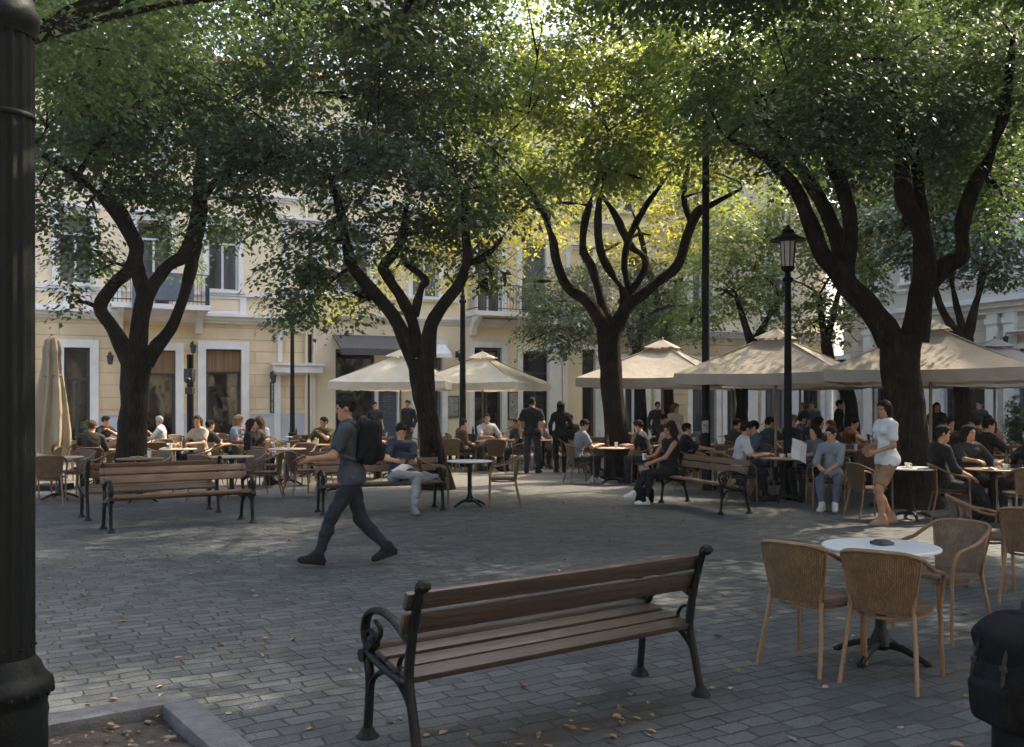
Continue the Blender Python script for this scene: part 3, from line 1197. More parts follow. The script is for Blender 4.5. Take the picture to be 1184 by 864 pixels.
def bark_mat():
    m, nt, N, L = nodes_of('fissured_bark')
    out = N('ShaderNodeOutputMaterial')
    p = N('ShaderNodeBsdfPrincipled')
    L(p.outputs[0], out.inputs[0])
    tc = N('ShaderNodeTexCoord')
    mp = N('ShaderNodeMapping')
    mp.inputs['Scale'].default_value = (1, 1, .16)
    L(tc.outputs['Object'], mp.inputs[0])
    nz = N('ShaderNodeTexNoise')
    nz.inputs['Scale'].default_value = 34
    nz.inputs['Detail'].default_value = 6
    nz.inputs['Roughness'].default_value = .65
    L(mp.outputs[0], nz.inputs['Vector'])
    n2 = N('ShaderNodeTexNoise')
    n2.inputs['Scale'].default_value = 3.2
    n2.inputs['Detail'].default_value = 7
    L(tc.outputs['Object'], n2.inputs['Vector'])
    r = ramp(nt, [(.38, (.006, .005, .004)), (.62, (.032, .024, .017))])
    L(nz.outputs['Fac'], r.inputs[0])
    r2 = ramp(nt, [(.32, (.5, .52, .45)), (.55, (1, .95, .85)), (.7, (1.7, 1.65, 1.4))])
    L(n2.outputs['Fac'], r2.inputs[0])
    mx = N('ShaderNodeMixRGB')
    mx.blend_type = 'MULTIPLY'
    mx.inputs[0].default_value = 1
    L(r.outputs[0], mx.inputs[1])
    L(r2.outputs[0], mx.inputs[2])
    L(mx.outputs[0], p.inputs['Base Color'])
    p.inputs['Roughness'].default_value = .95
    p.inputs['Specular IOR Level'].default_value = .15
    b = N('ShaderNodeBump')
    b.inputs['Strength'].default_value = 1
    b.inputs['Distance'].default_value = .05
    L(nz.outputs['Fac'], b.inputs['Height'])
    L(b.outputs[0], p.inputs['Normal'])
    return m


bark = bark_mat()
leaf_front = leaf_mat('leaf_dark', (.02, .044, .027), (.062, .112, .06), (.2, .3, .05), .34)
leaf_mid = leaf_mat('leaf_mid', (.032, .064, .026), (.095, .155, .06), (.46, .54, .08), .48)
leaf_shade = leaf_mat('leaf_shade_tint', (.012, .022, .012), (.03, .05, .026), (.06, .08, .015), .15)  # shade put into the leaf colour, for dark silhouettes
leaf_gold = leaf_mat('leaf_sunlit_tint', (.06, .085, .016), (.17, .19, .035), (.75, .68, .09), .6)  # glow of backlit sun put into the leaf colour
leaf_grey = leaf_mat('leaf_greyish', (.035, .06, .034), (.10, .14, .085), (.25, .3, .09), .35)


DENS = 5.4


NLEAF = []


def crown_arrays(blobs, dens, size, rng, shell=2.4, spray_r=.5, spread=.1):
    """leaf-sized quads in drooping sprays scattered through a set of ellipsoids; blobs: (centre, radii)"""
    pos, nrm, drc = [], [], []
    for c, r in blobs:
        vol = 4 / 3 * PI * r[0] * r[1] * r[2]
        n = int(vol * dens * DENS / 46) + 3
        d = rng.normal(size=(n, 3))
        d /= np.linalg.norm(d, axis=1)[:, None]
        rad = rng.random(n) ** (1 / shell)
        ctr = np.array(c) + d * rad[:, None] * np.array(r)
        keep = np.array([mnoise.noise(Vector(q) * .62) > -.2 for q in ctr])
        ctr, d = ctr[keep], d[keep]
        for k in range(len(ctr)):
            m = int(rng.integers(30, 62))
            a = rng.random(m) * 2 * PI
            rr = np.sqrt(rng.random(m)) * spray_r * (.7 + .6 * rng.random())
            out = np.stack([np.cos(a), np.sin(a), np.zeros(m)], 1)
            off = out * rr[:, None]
            # sprays tilt outwards and droop towards their rim
            tilt = d[k] * np.array([1, 1, 0]) * .8
            off[:, 2] = -.55 * rr ** 2 / spray_r - off @ tilt * .5 + rng.normal(size=m) * spread * .6
            pos.append(ctr[k] + off)
            nn = np.stack([out[:, 0] * .5, out[:, 1] * .5, np.ones(m)], 1) + np.array([tilt[0], tilt[1], 0]) * .5 + rng.normal(size=(m, 3)) * .27
            nrm.append(nn)
            dd = out + np.array([0, 0, -.55]) + rng.normal(size=(m, 3)) * .45
            drc.append(dd)
    P, Nn, D = np.concatenate(pos), np.concatenate(nrm), np.concatenate(drc)
    Nn /= np.linalg.norm(Nn, axis=1)[:, None]
    D -= Nn * (D * Nn).sum(1)[:, None]
    D /= np.linalg.norm(D, axis=1)[:, None] + 1e-9
    S = np.cross(Nn, D)
    k = len(P)
    L = size * (.5 + rng.random(k) ** 1.5)[:, None]
    Wd = L * (.27 + .1 * rng.random(k))[:, None]
    fold = Nn * (L * .07)
    V = np.stack([P - D * L * .5, P - D * L * .08 + S * Wd + fold, P + D * L * .5 - Nn * L * .06, P - D * L * .08 - S * Wd + fold], 1).reshape(-1, 3)
    F = np.arange(4 * k).reshape(k, 4)
    return V, F


def limb_world(pts, d, base, yoff):
    """pixel polyline (px, py, width px) at distance d -> local points and radii; yoff bends the limb in depth"""
    out, n = [], len(pts)
    ytot = yoff
    for i, (px, py, w) in enumerate(pts):
        t = i / max(1, n - 1)
        y = d + ytot * t ** 1.3
        out.append((gx(px, y) - base[0], y - base[1], gz(py, y), w * .93 / FPX * y / 2))
    return out


def tree(name, label, d, px0, trunk, limbs, blobs, lm, dens=100, size=.112, seed=1, twigs=True, group=None, sunny=None):
    """trunk: pixel polyline from the ground up; limbs: (polyline, depth offset); blobs: (px, py, rx, ry px, depth off, depth radius m)"""
    rng = np.random.default_rng(seed)
    base = (gx(px0, d), d, 0)
    t = empty(name, base, 0, label, 'tree', group)
    mb = MB()
    tr = limb_world(trunk, d, base, 0)
    x0, y0, z0, r0 = tr[0]
    tr = [(x0, y0, -.05, r0 * 1.55), (x0, y0, .12, r0 * 1.2)] + [q for q in tr if q[2] > .25]
    mb.tube([q[:3] for q in tr], [q[3] for q in tr], 14, smooth=4)
    nodes = []
    for pl, yo in limbs:
        w = limb_world(pl, d, base, yo)
        mb.tube([q[:3] for q in w], [q[3] for q in w], 10, smooth=4)
        nodes += [(Vector(q[:3]), q[3]) for q in w[1:]]
    bl = []
    for px, py, rx, ry, do, rd in blobs:
        y = d + do
        bl.append(((gx(px, y) - base[0], y - base[1], gz(py, y)), (rx / FPX * y, rd, ry / FPX * y)))
    if twigs and nodes:
        for c, r in bl:
            cv = Vector(c)
            for q in range(4):
                tgt = cv + Vector((rng.normal() * r[0] * .45, rng.normal() * r[1] * .45, rng.normal() * r[2] * .35))
                st, sr = min(nodes, key=lambda a: (a[0] - tgt).length)
                if (st - tgt).length < .3:
                    continue
                mid = st.lerp(tgt, .5) + Vector((rng.normal(), rng.normal(), .5)) * (st - tgt).length * .1
                rs = max(.018, min(sr * .7, .055))
                mb.tube([st, mid, tgt], [rs, rs * .6, .008], 6, smooth=3)
                nodes.append((mid, rs * .6))
    o = mb.build('trunk', bark, t, angle=60)
    # uneven bark outline
    me = o.data
    n = len(me.vertices)
    a = np.empty(n * 3, np.float32)
    me.vertices.foreach_get('co', a)
    a = a.reshape(-1, 3)
    nz = np.array([mnoise.noise(Vector((float(q[0]) * 4, float(q[1]) * 4, float(q[2]) * 2.2))) for q in a])
    nv = np.empty(n * 3, np.float32)
    me.vertices.foreach_get('normal', nv)
    nz2 = np.array([max(0, mnoise.noise(Vector((float(q[0]) * 1.7 + 9, float(q[1]) * 1.7, float(q[2]) * 1.5))) - .22) for q in a])
    a += nv.reshape(-1, 3) * (nz * .026 + nz2 * .16)[:, None]
    me.vertices.foreach_set('co', a.ravel())
    me.update()
    V, F = crown_arrays(bl, dens, size, rng)
    NLEAF.append(len(F))
    np_mesh('crown', V, F, lm, t, smooth=False)
    if sunny:
        bl = []
        for px, py, rx, ry, do, rd in sunny:
            y = d + do
            bl.append(((gx(px, y) - base[0], y - base[1], gz(py, y)), (rx / FPX * y, rd, ry / FPX * y)))
        V, F = crown_arrays(bl, 45, size, rng)
        np_mesh('sunlit_tint_bough', V, F, leaf_gold, t, smooth=False)  # bough whose colour carries the sunlit look
    return t


# left tree
tree('plane_tree', 'leftmost full tree with crossing dark limbs rising behind the back-to-back benches', 18, 154,
     [(154, 570, 42), (153, 520, 38), (153, 480, 35), (156, 440, 34), (159, 405, 42)],
     [([(158, 420, 30), (161, 380, 22), (168, 340, 22)], 0),
      ([(168, 345, 20), (158, 308, 19), (158, 285, 20), (140, 255, 16), (118, 228, 14), (90, 205, 11), (60, 185, 8), (35, 172, 4)], -1.3),
      ([(150, 418, 24), (131, 380, 18), (116, 356, 17), (131, 330, 16), (151, 310, 17), (157, 280, 15), (141, 245, 13), (122, 215, 10), (105, 160, 5)], .8),
      ([(168, 345, 18), (189, 313, 17), (213, 296, 20), (228, 262, 21), (231, 225, 18), (231, 190, 12), (240, 130, 6)], .4),
      ([(168, 420, 24), (197, 381, 17), (211, 345, 15), (219, 316, 15), (228, 282, 13)], 1.0),
      ([(231, 230, 12), (262, 200, 10), (310, 186, 8), (352, 176, 4)], -.8)],
     [(140, 150, 150, 70, -.6, 2.6), (65, 245, 55, 45, -.5, 1.5), (110, 295, 42, 28, .3, 1.0), (88, 340, 14, 24, .1, .4), (185, 235, 50, 40, .8, 1.3),
      (255, 230, 60, 42, .2, 1.5), (290, 175, 60, 50, -.2, 1.8), (200, 60, 190, 70, 0, 2.8), (60, 110, 100, 90, .5, 2.4), (195, 280, 24, 18, 1.2, .6), (300, 238, 26, 26, .4, .8), (150, -80, 260, 90, -3.2, 2.6), (290, 10, 100, 50, 1.0, 2.2)],  # crown blob above the frame added to shade the paving
     leaf_front, seed=3)
# second tree
tree('plane_tree', 'spreading tree with five dark limbs between the two pale open parasols', 18.5, 505,
     [(505, 560, 34), (498, 510, 29), (491, 460, 29), (485, 415, 36)],
     [([(478, 415, 22), (455, 365, 17), (425, 331, 16), (408, 308, 15), (400, 280, 13), (395, 250, 11), (382, 205, 6)], -1.0),
      ([(482, 410, 20), (474, 362, 13), (448, 320, 13), (443, 309, 13), (457, 291, 12), (466, 273, 11), (470, 240, 7)], .5),
      ([(479, 365, 12), (487, 333, 10), (492, 325, 11), (478, 311, 9), (466, 299, 9), (461, 270, 6)], 1.3),
      ([(494, 415, 23), (499, 374, 16), (513, 352, 16), (530, 329, 14), (540, 304, 14), (538, 270, 10), (535, 220, 6)], -.5),
      ([(539, 306, 9), (560, 297, 9), (573, 285, 6), (590, 262, 3)], .6)],
     [(430, 175, 160, 70, -.3, 2.6), (375, 275, 70, 45, -.4, 1.5), (345, 315, 44, 30, -.1, 1.0), (352, 366, 30, 32, .2, .7), (330, 345, 24, 20, .3, .6), (385, 330, 40, 26, .3, .9), (412, 352, 38, 22, .5, .8), (470, 275, 60, 32, .5, 1.4),
      (555, 305, 40, 28, 1.0, .9), (545, 235, 80, 45, .3, 1.8), (430, 75, 170, 75, 0, 2.8), (325, 200, 60, 50, -.5, 1.6), (560, 335, 24, 16, 1.5, .5), (440, -100, 260, 90, -3.4, 2.8), (470, 15, 150, 50, 1.5, 2.4)],  # high forward blob added as shade for the ground
     leaf_front, seed=5)
# third tree
tree('plane_tree', 'tree with crossing slender limbs left of the tall thin pole', 21, 718,
     [(718, 555, 37), (712, 500, 31), (707, 440, 28), (704, 392, 30), (706, 372, 36)],
     [([(700, 380, 22), (681, 351, 16), (656, 331, 13), (643, 302, 12), (639, 275, 11), (629, 248, 9), (610, 215, 5)], -1.0),
      ([(704, 378, 18), (694, 340, 12), (684, 308, 11), (673, 285, 11), (681, 237, 10), (697, 195, 6)], .5),
      ([(712, 380, 16), (722, 345, 11), (708, 318, 10), (694, 290, 10), (692, 245, 9), (700, 195, 5)], -.4),
      ([(718, 352, 12), (747, 306, 12), (728, 282, 11), (712, 250, 9), (696, 226, 5)], .9),
      ([(712, 378, 22), (727, 353, 16), (760, 328, 14), (784, 306, 13), (794, 274, 12), (806, 246, 12), (820, 238, 9), (858, 218, 4)], -.8),
      ([(730, 345, 10), (722, 300, 9), (733, 263, 9), (747, 238, 8), (776, 198, 4)], .6),
      ([(799, 258, 8), (791, 228, 7), (796, 190, 4)], .5)],
     [(640, 140, 130, 70, 0, 2.8), (600, 215, 60, 40, -.3, 1.6), (690, 195, 90, 40, .2, 2.0), (760, 150, 90, 60, -.3, 2.4), (640, 50, 150, 75, 0, 3.0), (790, 65, 110, 70, .2, 2.6), (832, 205, 40, 24, -.5, 1.0), (560, 110, 80, 60, .5, 2.0), (680, -110, 220, 90, -3.6, 2.8), (850, 50, 130, 80, -1.0, 2.5)],  # forward blob over the frame added to shade the ground
     leaf_mid, seed=8, dens=70)
# big right tree
tree('plane_tree', 'largest dark tree with thick forked trunk beside the big right parasol', 15.5, 1050,
     [(1052, 590, 66), (1049, 530, 54), (1046, 470, 48), (1041, 422, 47), (1043, 388, 54)],
     [([(1030, 395, 36), (1010, 361, 30), (986, 336, 28), (968, 313, 26), (951, 294, 22), (936, 255, 20), (922, 222, 18), (905, 200, 16), (878, 178, 12), (840, 160, 6)], -1.2),
      ([(972, 318, 24), (968, 275, 20), (940, 216, 17), (908, 172, 14), (884, 132, 9), (860, 90, 4)], .8),
      ([(978, 322, 22), (983, 262, 20), (975, 220, 18), (959, 180, 16), (952, 130, 10), (955, 70, 5)], 0),
      ([(1057, 395, 36), (1065, 342, 30), (1070, 305, 28), (1062, 262, 24), (1045, 226, 22), (1044, 180, 20), (1038, 130, 14), (1025, 70, 6)], -.6),
      ([(1070, 300, 22), (1068, 250, 18), (1060, 190, 16), (1047, 140, 10), (1060, 80, 5)], .9),
      ([(1074, 325, 28), (1094, 306, 24), (1112, 296, 20), (1113, 260, 20), (1126, 215, 18), (1150, 168, 16), (1164, 110, 12), (1172, 40, 5)], -1.0)],
     [(920, 90, 130, 75, -.6, 2.6), (880, 160, 80, 45, -.8, 1.6), (1060, 70, 160, 75, 0, 2.8), (1100, 160, 90, 60, .4, 2.0), (985, 165, 70, 40, -.4, 1.6), (1160, 120, 70, 90, -.4, 2.0), (830, 100, 60, 50, -.6, 1.5), (1155, 215, 50, 40, 1.0, 1.2), (860, -110, 230, 110, -3.2, 2.4), (1120, -120, 250, 110, -3.0, 2.6), (930, 30, 120, 60, 1.2, 2.5), (1110, 20, 120, 60, 1.8, 2.5), (1040, 40, 160, 80, 3.8, 2.5), (830, -85, 200, 80, -2.0, 2.2), (720, -110, 190, 80, -2.8, 2.2), (1045, 130, 160, 50, 4, 2.5), (900, 130, 100, 50, 4, 2.2)],  # blobs over the frame and behind the crown added to shade the plaza
     leaf_front, seed=11, size=.094, dens=120)
# trees behind
tree('plane_tree', 'forked tree rising behind the big right parasol near the pilasters', 24, 1112,
     [(1115, 560, 24), (1112, 480, 20), (1112, 430, 18), (1117, 390, 20)],
     [([(1112, 396, 14), (1098, 372, 11), (1086, 350, 9), (1078, 320, 6)], -.5), ([(1118, 396, 14), (1126, 360, 11), (1136, 320, 9), (1142, 270, 6)], .6), ([(1116, 392, 10), (1106, 355, 8), (1100, 310, 5)], 1.0)],
     [(1090, 285, 75, 38, 0, 2.6), (1130, 215, 90, 60, 0, 3.0), (1170, 290, 40, 36, -.6, 1.4), (1030, 250, 60, 55, .4, 2.4), (1150, 150, 90, 60, .3, 2.5)],
     leaf_front, seed=21, size=.13, dens=70)
tree('plane_tree', 'slim leaning tree behind the parasols left of the largest trunk', 27, 984,
     [(986, 545, 20), (984, 480, 18), (978, 450, 17), (962, 430, 15), (955, 395, 14)],
     [([(955, 398, 10), (950, 370, 9), (948, 340, 6)], -.4), ([(955, 398, 10), (964, 362, 8), (972, 330, 6)], .6)],
     [(960, 335, 62, 40, 0, 2.2), (985, 265, 80, 55, 0, 2.8), (920, 300, 50, 45, .6, 1.9), (950, 380, 40, 18, .3, 1.0), (955, 215, 80, 60, .4, 2.4), (1010, 190, 70, 60, .8, 2.2)],
     leaf_mid, seed=22, size=.13, dens=36)
tree('plane_tree', 'rounded green tree behind the lantern lamp post on the right', 27.5, 857,
     [(858, 540, 20), (857, 480, 17), (860, 430, 16), (872, 396, 16)],
     [([(870, 400, 12), (860, 372, 9), (852, 345, 6)], -.4), ([(872, 400, 12), (886, 372, 10), (902, 345, 8), (912, 315, 5)], .6)],
     [(830, 330, 62, 50, 0, 2.3), (885, 310, 50, 45, .3, 2.0), (850, 255, 80, 45, .3, 2.4), (800, 375, 36, 22, -.4, 1.2), (900, 370, 30, 22, .2, 1.0)],
     leaf_mid, seed=23, size=.125, dens=45)
tree('plane_tree', 'grey green bushy tree against the facade behind the slender limbs', 30, 735,
     [(742, 530, 16), (740, 450, 14), (737, 405, 13)],
     [([(737, 408, 10), (728, 385, 8), (720, 360, 5)], -.4), ([(738, 408, 9), (741, 380, 7), (745, 350, 5)], .4)],
     [(655, 360, 58, 38, -2.0, 1.8), (690, 335, 50, 40, -1.0, 1.8), (745, 380, 50, 28, 0, 1.5), (640, 385, 44, 26, -2.2, 1.3), (765, 340, 50, 45, 0, 2.0), (640, 325, 34, 22, -2.2, 1.1)],
     leaf_grey, seed=24, size=.115, dens=70)
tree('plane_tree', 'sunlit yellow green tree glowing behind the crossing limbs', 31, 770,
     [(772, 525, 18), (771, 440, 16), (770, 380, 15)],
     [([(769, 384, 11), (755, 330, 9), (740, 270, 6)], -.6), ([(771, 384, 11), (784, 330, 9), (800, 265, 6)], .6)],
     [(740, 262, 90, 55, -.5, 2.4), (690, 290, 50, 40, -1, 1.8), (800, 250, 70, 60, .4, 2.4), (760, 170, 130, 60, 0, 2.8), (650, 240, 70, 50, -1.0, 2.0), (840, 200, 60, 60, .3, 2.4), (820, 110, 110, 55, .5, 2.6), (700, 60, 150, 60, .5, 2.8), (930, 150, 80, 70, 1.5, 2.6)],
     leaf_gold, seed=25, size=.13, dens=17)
tree('plane_tree', 'small added tree behind the second trunk, standing in for its sunlit yellow green boughs', 26.5, 500,  # extra tree added where sun reaches, for the second tree's lit boughs
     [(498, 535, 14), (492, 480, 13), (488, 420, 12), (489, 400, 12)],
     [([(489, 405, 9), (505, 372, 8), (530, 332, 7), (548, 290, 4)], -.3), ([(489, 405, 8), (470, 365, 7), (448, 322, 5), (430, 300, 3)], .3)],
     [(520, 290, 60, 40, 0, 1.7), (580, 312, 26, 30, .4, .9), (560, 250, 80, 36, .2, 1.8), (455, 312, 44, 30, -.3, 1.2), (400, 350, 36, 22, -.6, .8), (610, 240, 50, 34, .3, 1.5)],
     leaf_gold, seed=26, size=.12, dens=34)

# crowns of trees whose trunks stand outside the picture, reaching in at the top; the last three stay out of view


def plain_tree(label, x, y, h, blobs, lm, dens, size, seed):
    rng = np.random.default_rng(seed)
    t = empty('plane_tree', (x, y, 0), 0, label, 'tree')
    mb = MB()
    mb.tube([(0, 0, -.05), (0, 0, .3), (.1, .05, 1.5), (.05, .1, 2.8), (.1, .1, 3.6)], [.42, .3, .26, .24, .26], 14, smooth=4)
    nodes = []
    for c, r in blobs:
        tgt = Vector(c)
        mid = Vector((.05, .1, 3.3)).lerp(tgt, .5) + Vector((rng.normal() * .3, rng.normal() * .3, .6))
        mb.tube([(.05, .1, 3.2), mid, tgt], [.16, .1, .03], 8, smooth=5)
        for q in range(5):
            e = tgt + Vector((rng.normal() * r[0] * .5, rng.normal() * r[1] * .5, rng.normal() * r[2] * .4))
            mb.tube([mid, mid.lerp(e, .5) + Vector((0, 0, .25)), e], [.06, .035, .008], 6, smooth=3)
    mb.build('trunk', bark, t, angle=60)
    V, F = crown_arrays(blobs, dens, size, rng)
    np_mesh('crown', V, F, lm, t, smooth=False)
    return t


plain_tree('overhanging tree whose leafy boughs fill the upper left above the fluted post', -8.6, 9.5, 9,
           [((1.6, .4, 7.6), (2.6, 2.2, 1.5)), ((4.2, .6, 6.6), (2.0, 1.8, 1.0)), ((2.6, 2.4, 6.6), (2.2, 1.6, 1.2)), ((-1, 1, 6.5), (2.4, 2.4, 1.8)), ((5.4, 1.4, 6.75), (1.3, 1.2, .55)), ((3.0, -2.4, 7.2), (2.4, 2.0, 1.2))],
           leaf_front, 90, .08, 31)
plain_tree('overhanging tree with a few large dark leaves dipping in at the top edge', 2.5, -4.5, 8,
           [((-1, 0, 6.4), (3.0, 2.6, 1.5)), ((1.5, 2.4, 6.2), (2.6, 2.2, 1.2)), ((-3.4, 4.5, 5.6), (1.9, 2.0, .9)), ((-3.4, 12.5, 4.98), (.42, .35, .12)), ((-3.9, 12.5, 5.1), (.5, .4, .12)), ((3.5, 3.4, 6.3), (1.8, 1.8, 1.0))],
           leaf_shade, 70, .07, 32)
plain_tree('tree beyond the right edge whose boughs darken the upper right corner', 11.5, 11.5, 9,
           [((-1, 0, 7.2), (2.6, 2.6, 1.7)), ((-2.8, .8, 6.2), (1.6, 1.8, 1.2)), ((1.5, 1, 6.6), (2.4, 2.4, 1.6)), ((-3.2, -2.2, 7.6), (2.4, 2.2, 1.2)), ((0, -3, 7), (2.4, 2.2, 1.4))],
           leaf_front, 110, .115, 33)
plain_tree('tree beyond the left edge shading the terrace next to the folded parasol', -14.2, 18.5, 9,
           [((0, 0, 7.0), (2.6, 2.6, 1.8)), ((2.2, .8, 6.4), (2.0, 2.0, 1.3)), ((1.6, -2, 6.6), (2.0, 2.0, 1.3))],
           leaf_mid, 80, .11, 34)

plain_tree('tree beyond the right edge, level with the front tables, added to shade the front bench', 9.6, 7.6, 9,
           [((-1.5, 0, 7.4), (3.0, 2.8, 1.5)), ((-3.6, 1.6, 7.4), (2.2, 2.2, 1.1)), ((-3.4, -2.0, 7.2), (2.4, 2.2, 1.1)), ((1, 1, 7.4), (2.4, 2.4, 1.5)), ((-.5, -3.4, 7), (2.4, 2.2, 1.3)), ((-5.6, 2.4, 7.7), (2.0, 2.0, .9)), ((-6.2, -.6, 7.5), (1.8, 1.8, .8))],
           leaf_front, 150, .12, 35)  # unseen crown added to keep sun off bench and near paving

plain_tree('tree behind the photographer on the left, added to shade the near paving', -6.5, -3.5, 9,
           [((0, 0, 7.0), (3.2, 3.0, 1.5)), ((3.2, 1.4, 7.2), (2.6, 2.4, 1.2)), ((2.4, 4.2, 7.4), (2.4, 2.4, 1.1)), ((-2, 3.4, 7), (2.6, 2.4, 1.4))],
           leaf_front, 70, .125, 36)  # unseen canopy added overhead to darken the foreground
plain_tree('tree behind the photographer on the right, added to shade the near tables', 7.6, -2.5, 9,
           [((0, 0, 7.0), (3.2, 3.0, 1.5)), ((-3.2, 2.0, 7.2), (2.6, 2.4, 1.2)), ((-1.0, 4.0, 7.6), (2.6, 2.4, 1.1)), ((-4.8, 4.8, 7.6), (2.0, 2.0, .9))],
           leaf_front, 110, .125, 37)  # another unseen canopy, added to cut skylight on the near ground
# ------------------------------------------------------------------ street furniture materials
slat_dark = wood_mat('dark_weathered_slats', (.05, .031, .019), (.024, .016, .011), rough=.45)
slat_brown = wood_mat('brown_slats', (.165, .092, .048), (.08, .046, .026), rough=.5)
cast_m = mat('cast_iron_green_black', (.006, .008, .008), (.0035, .0045, .0045), rough=.5, scale=12, bump=.3, bscale=50, spec=.22)
wick = wicker_mat('woven_cane', (.26, .165, .085), (.17, .105, .053))
wick_dk = wicker_mat('woven_cane_dark', (.19, .11, .055), (.12, .068, .033))
cane = mat('cane_tube', (.225, .13, .062), (.13, .072, .034), rough=.38, scale=5, bump=.3, bscale=30, stretch=(1, 1, .4))
cane_dk = mat('cane_tube_dark', (.19, .1, .048), (.1, .052, .024), rough=.42, scale=5)
white_top = mat('white_table_top', (.66, .68, .68), (.57, .59, .59), rough=.35, scale=6)
cream_top = mat('cream_table_top', (.5, .43, .33), (.38, .31, .225), rough=.45, scale=4)
wood_top = wood_mat('brown_table_top', (.24, .14, .07), (.14, .08, .04))
para_m = fabric_translucent('beige_canvas', (.42, .38, .325), .14, (.45, .37, .27))
para_l = fabric_translucent('pale_canvas', (.84, .79, .68), .3, (.7, .6, .44))
para_w = fabric_translucent('offwhite_canvas', (.6, .58, .53), .25)
pole_wood = mat('parasol_pole_paint', (.3, .2, .12), (.2, .13, .075), rough=.55)
paper_m = mat('white_paper', (.68, .68, .66), (.55, .55, .54), rough=.8)
china = mat('white_china', (.7, .69, .66), (.62, .61, .59), rough=.25)
dglass = mat('brown_bottle_glass', (.09, .045, .02), (.05, .025, .012), rough=.1)
black_plastic = mat('black_plastic', (.02, .021, .022), (.012, .012, .013), rough=.4)


# ------------------------------------------------------------------ bench
def bench_end(mb, x, s):
    """cast iron end frame in the plane x; faces +y"""
    R = (1, 0, 0)
    W2 = .024

    def sweep(pts, ths, w=W2, sm=5, n=8):
        mb.tube([(x, a, b) for a, b in pts], [(t, w) for t in ths], n, ref=R, smooth=sm)
    # back post from foot to knob
    sweep([(-.27, 0), (-.262, .05), (-.225, .2), (-.185, .36), (-.185, .45), (-.215, .6), (-.262, .76), (-.285, .82)], [.032, .026, .022, .024, .027, .023, .021, .02])
    sweep([(-.285, .815), (-.298, .845), (-.325, .85), (-.335, .832)], [.022, .024, .022, .014], w=.03)
    mb.ball((x, -.315, .838), (.034, .028, .028), 12)
    # seat rail with rolled front
    sweep([(-.185, .372), (-.1, .368), (.03, .382), (.15, .408), (.225, .428), (.25, .42)], [.026, .024, .022, .023, .026, .02])
    mb.tube([(x - .032, .252, .412), (x + .032, .252, .412)], .033, 12)
    # front leg
    sweep([(.235, 0), (.232, .06), (.215, .2), (.212, .32), (.235, .4)], [.027, .022, .021, .026, .026])
    # arched braces
    sweep([(-.235, .17), (-.19, .27), (-.1, .345), (.0, .375)], [.014, .014, .014, .012], w=.018)
    sweep([(.218, .2), (.18, .3), (.1, .355), (.03, .375)], [.013, .013, .013, .011], w=.018)
    # arm rest curling into a scroll
    sweep([(-.205, .56), (-.15, .585), (-.05, .632), (.06, .655), (.16, .65), (.235, .61), (.262, .545), (.245, .48), (.2, .452), (.158, .475), (.15, .52), (.175, .548), (.205, .54), (.212, .515)],
          [.013, .015, .017, .018, .018, .018, .018, .017, .016, .015, .014, .013, .012, .01], w=.026)
    sweep([(.15, .6), (.1, .57), (.105, .53), (.14, .5)], [.01, .01, .01, .008], w=.014, sm=4)
    sweep([(.235, .46), (.24, .44), (.245, .42)], [.018, .016, .02], sm=3)
    mb.ball((x, .185, .5), (.026, .03, .03), 10)
    sweep([(-.2, .5), (-.13, .49), (-.09, .44), (-.1, .4)], [.009, .009, .009, .009], w=.014, sm=4)
    # feet
    for yy in (-.27, .236):
        mb.lathe([(.058, 0), (.056, .012), (.042, .022), (.03, .05)], (x, yy, 0), 12)


def make_bench(slat, label, group=None, L=1.82, nseat=4, cat='bench'):
    t = empty('park_bench', (0, 0, 0), 0, label, cat, group)
    hx = L / 2
    for sgn in (-1, 1):
        m = MB()
        bench_end(m, sgn * (hx - .06), sgn)
        m.build('end_frame', cast_m, t, angle=50)
    st = MB()
    w = .088
    for k in range(nseat):
        y = .205 - k * (w + .03)
        z = .458 - .021 * k + (.004 if k == 1 else 0)
        st.cbox((0, y, z), (L - .1 - .01 * (k % 2), w, .034), .006, rx=(-.1 if k == 0 else .16 + .05 * k))
    st.build('seat', slat, t)
    bk = MB()
    tilt = math.atan2(.052, .16)
    for z, y, hh in ((.652, -.196, .105), (.765, -.231, .088)):
        bk.cbox((0, y, z), (L - .02, .034, hh), .008, rx=tilt)
    bk.build('backrest', slat, t)
    bt = MB()
    for sgn in (-1, 1):
        for z, y in ((.63, -.17), (.675, -.184), (.75, -.208), (.78, -.217)):
            bt.ball((sgn * (hx - .06), y, z), .009, 6)
    bt.build('bolt', cast_m, t)
    return t


def place_bench(t, c, facing):
    t.location = (c[0], c[1], 0)
    t.rotation_euler = (0, 0, face_angle(*facing))


b1 = make_bench(slat_dark, 'large dark brown bench in front, seen from behind, alone on the open paving', 'park benches on the plaza', L=1.99)
place_bench(b1, (.17, 5.14), (-.585, .81))
b2 = make_bench(slat_brown, 'brown slatted bench facing us at the foot of the leftmost full tree', 'park benches on the plaza', L=1.98)
b3, b4, b5 = copy_tree(b2), copy_tree(b2), copy_tree(b2)
place_bench(b2, (-4.53, 12.98), (.56, -.83))
place_bench(b3, (-5.42, 14.3), (-.56, .83))
b3['label'] = 'bench backing onto another bench, mostly hidden, facing away to the terrace'
place_bench(b4, (-2.03, 14.75), (.35, -.93))
b4['label'] = 'bench on which the man with crossed legs sits reading'
place_bench(b5, (3.05, 15.25), (-.945, -.33))
b5['label'] = 'bench on which the woman in black with white shoes sits'


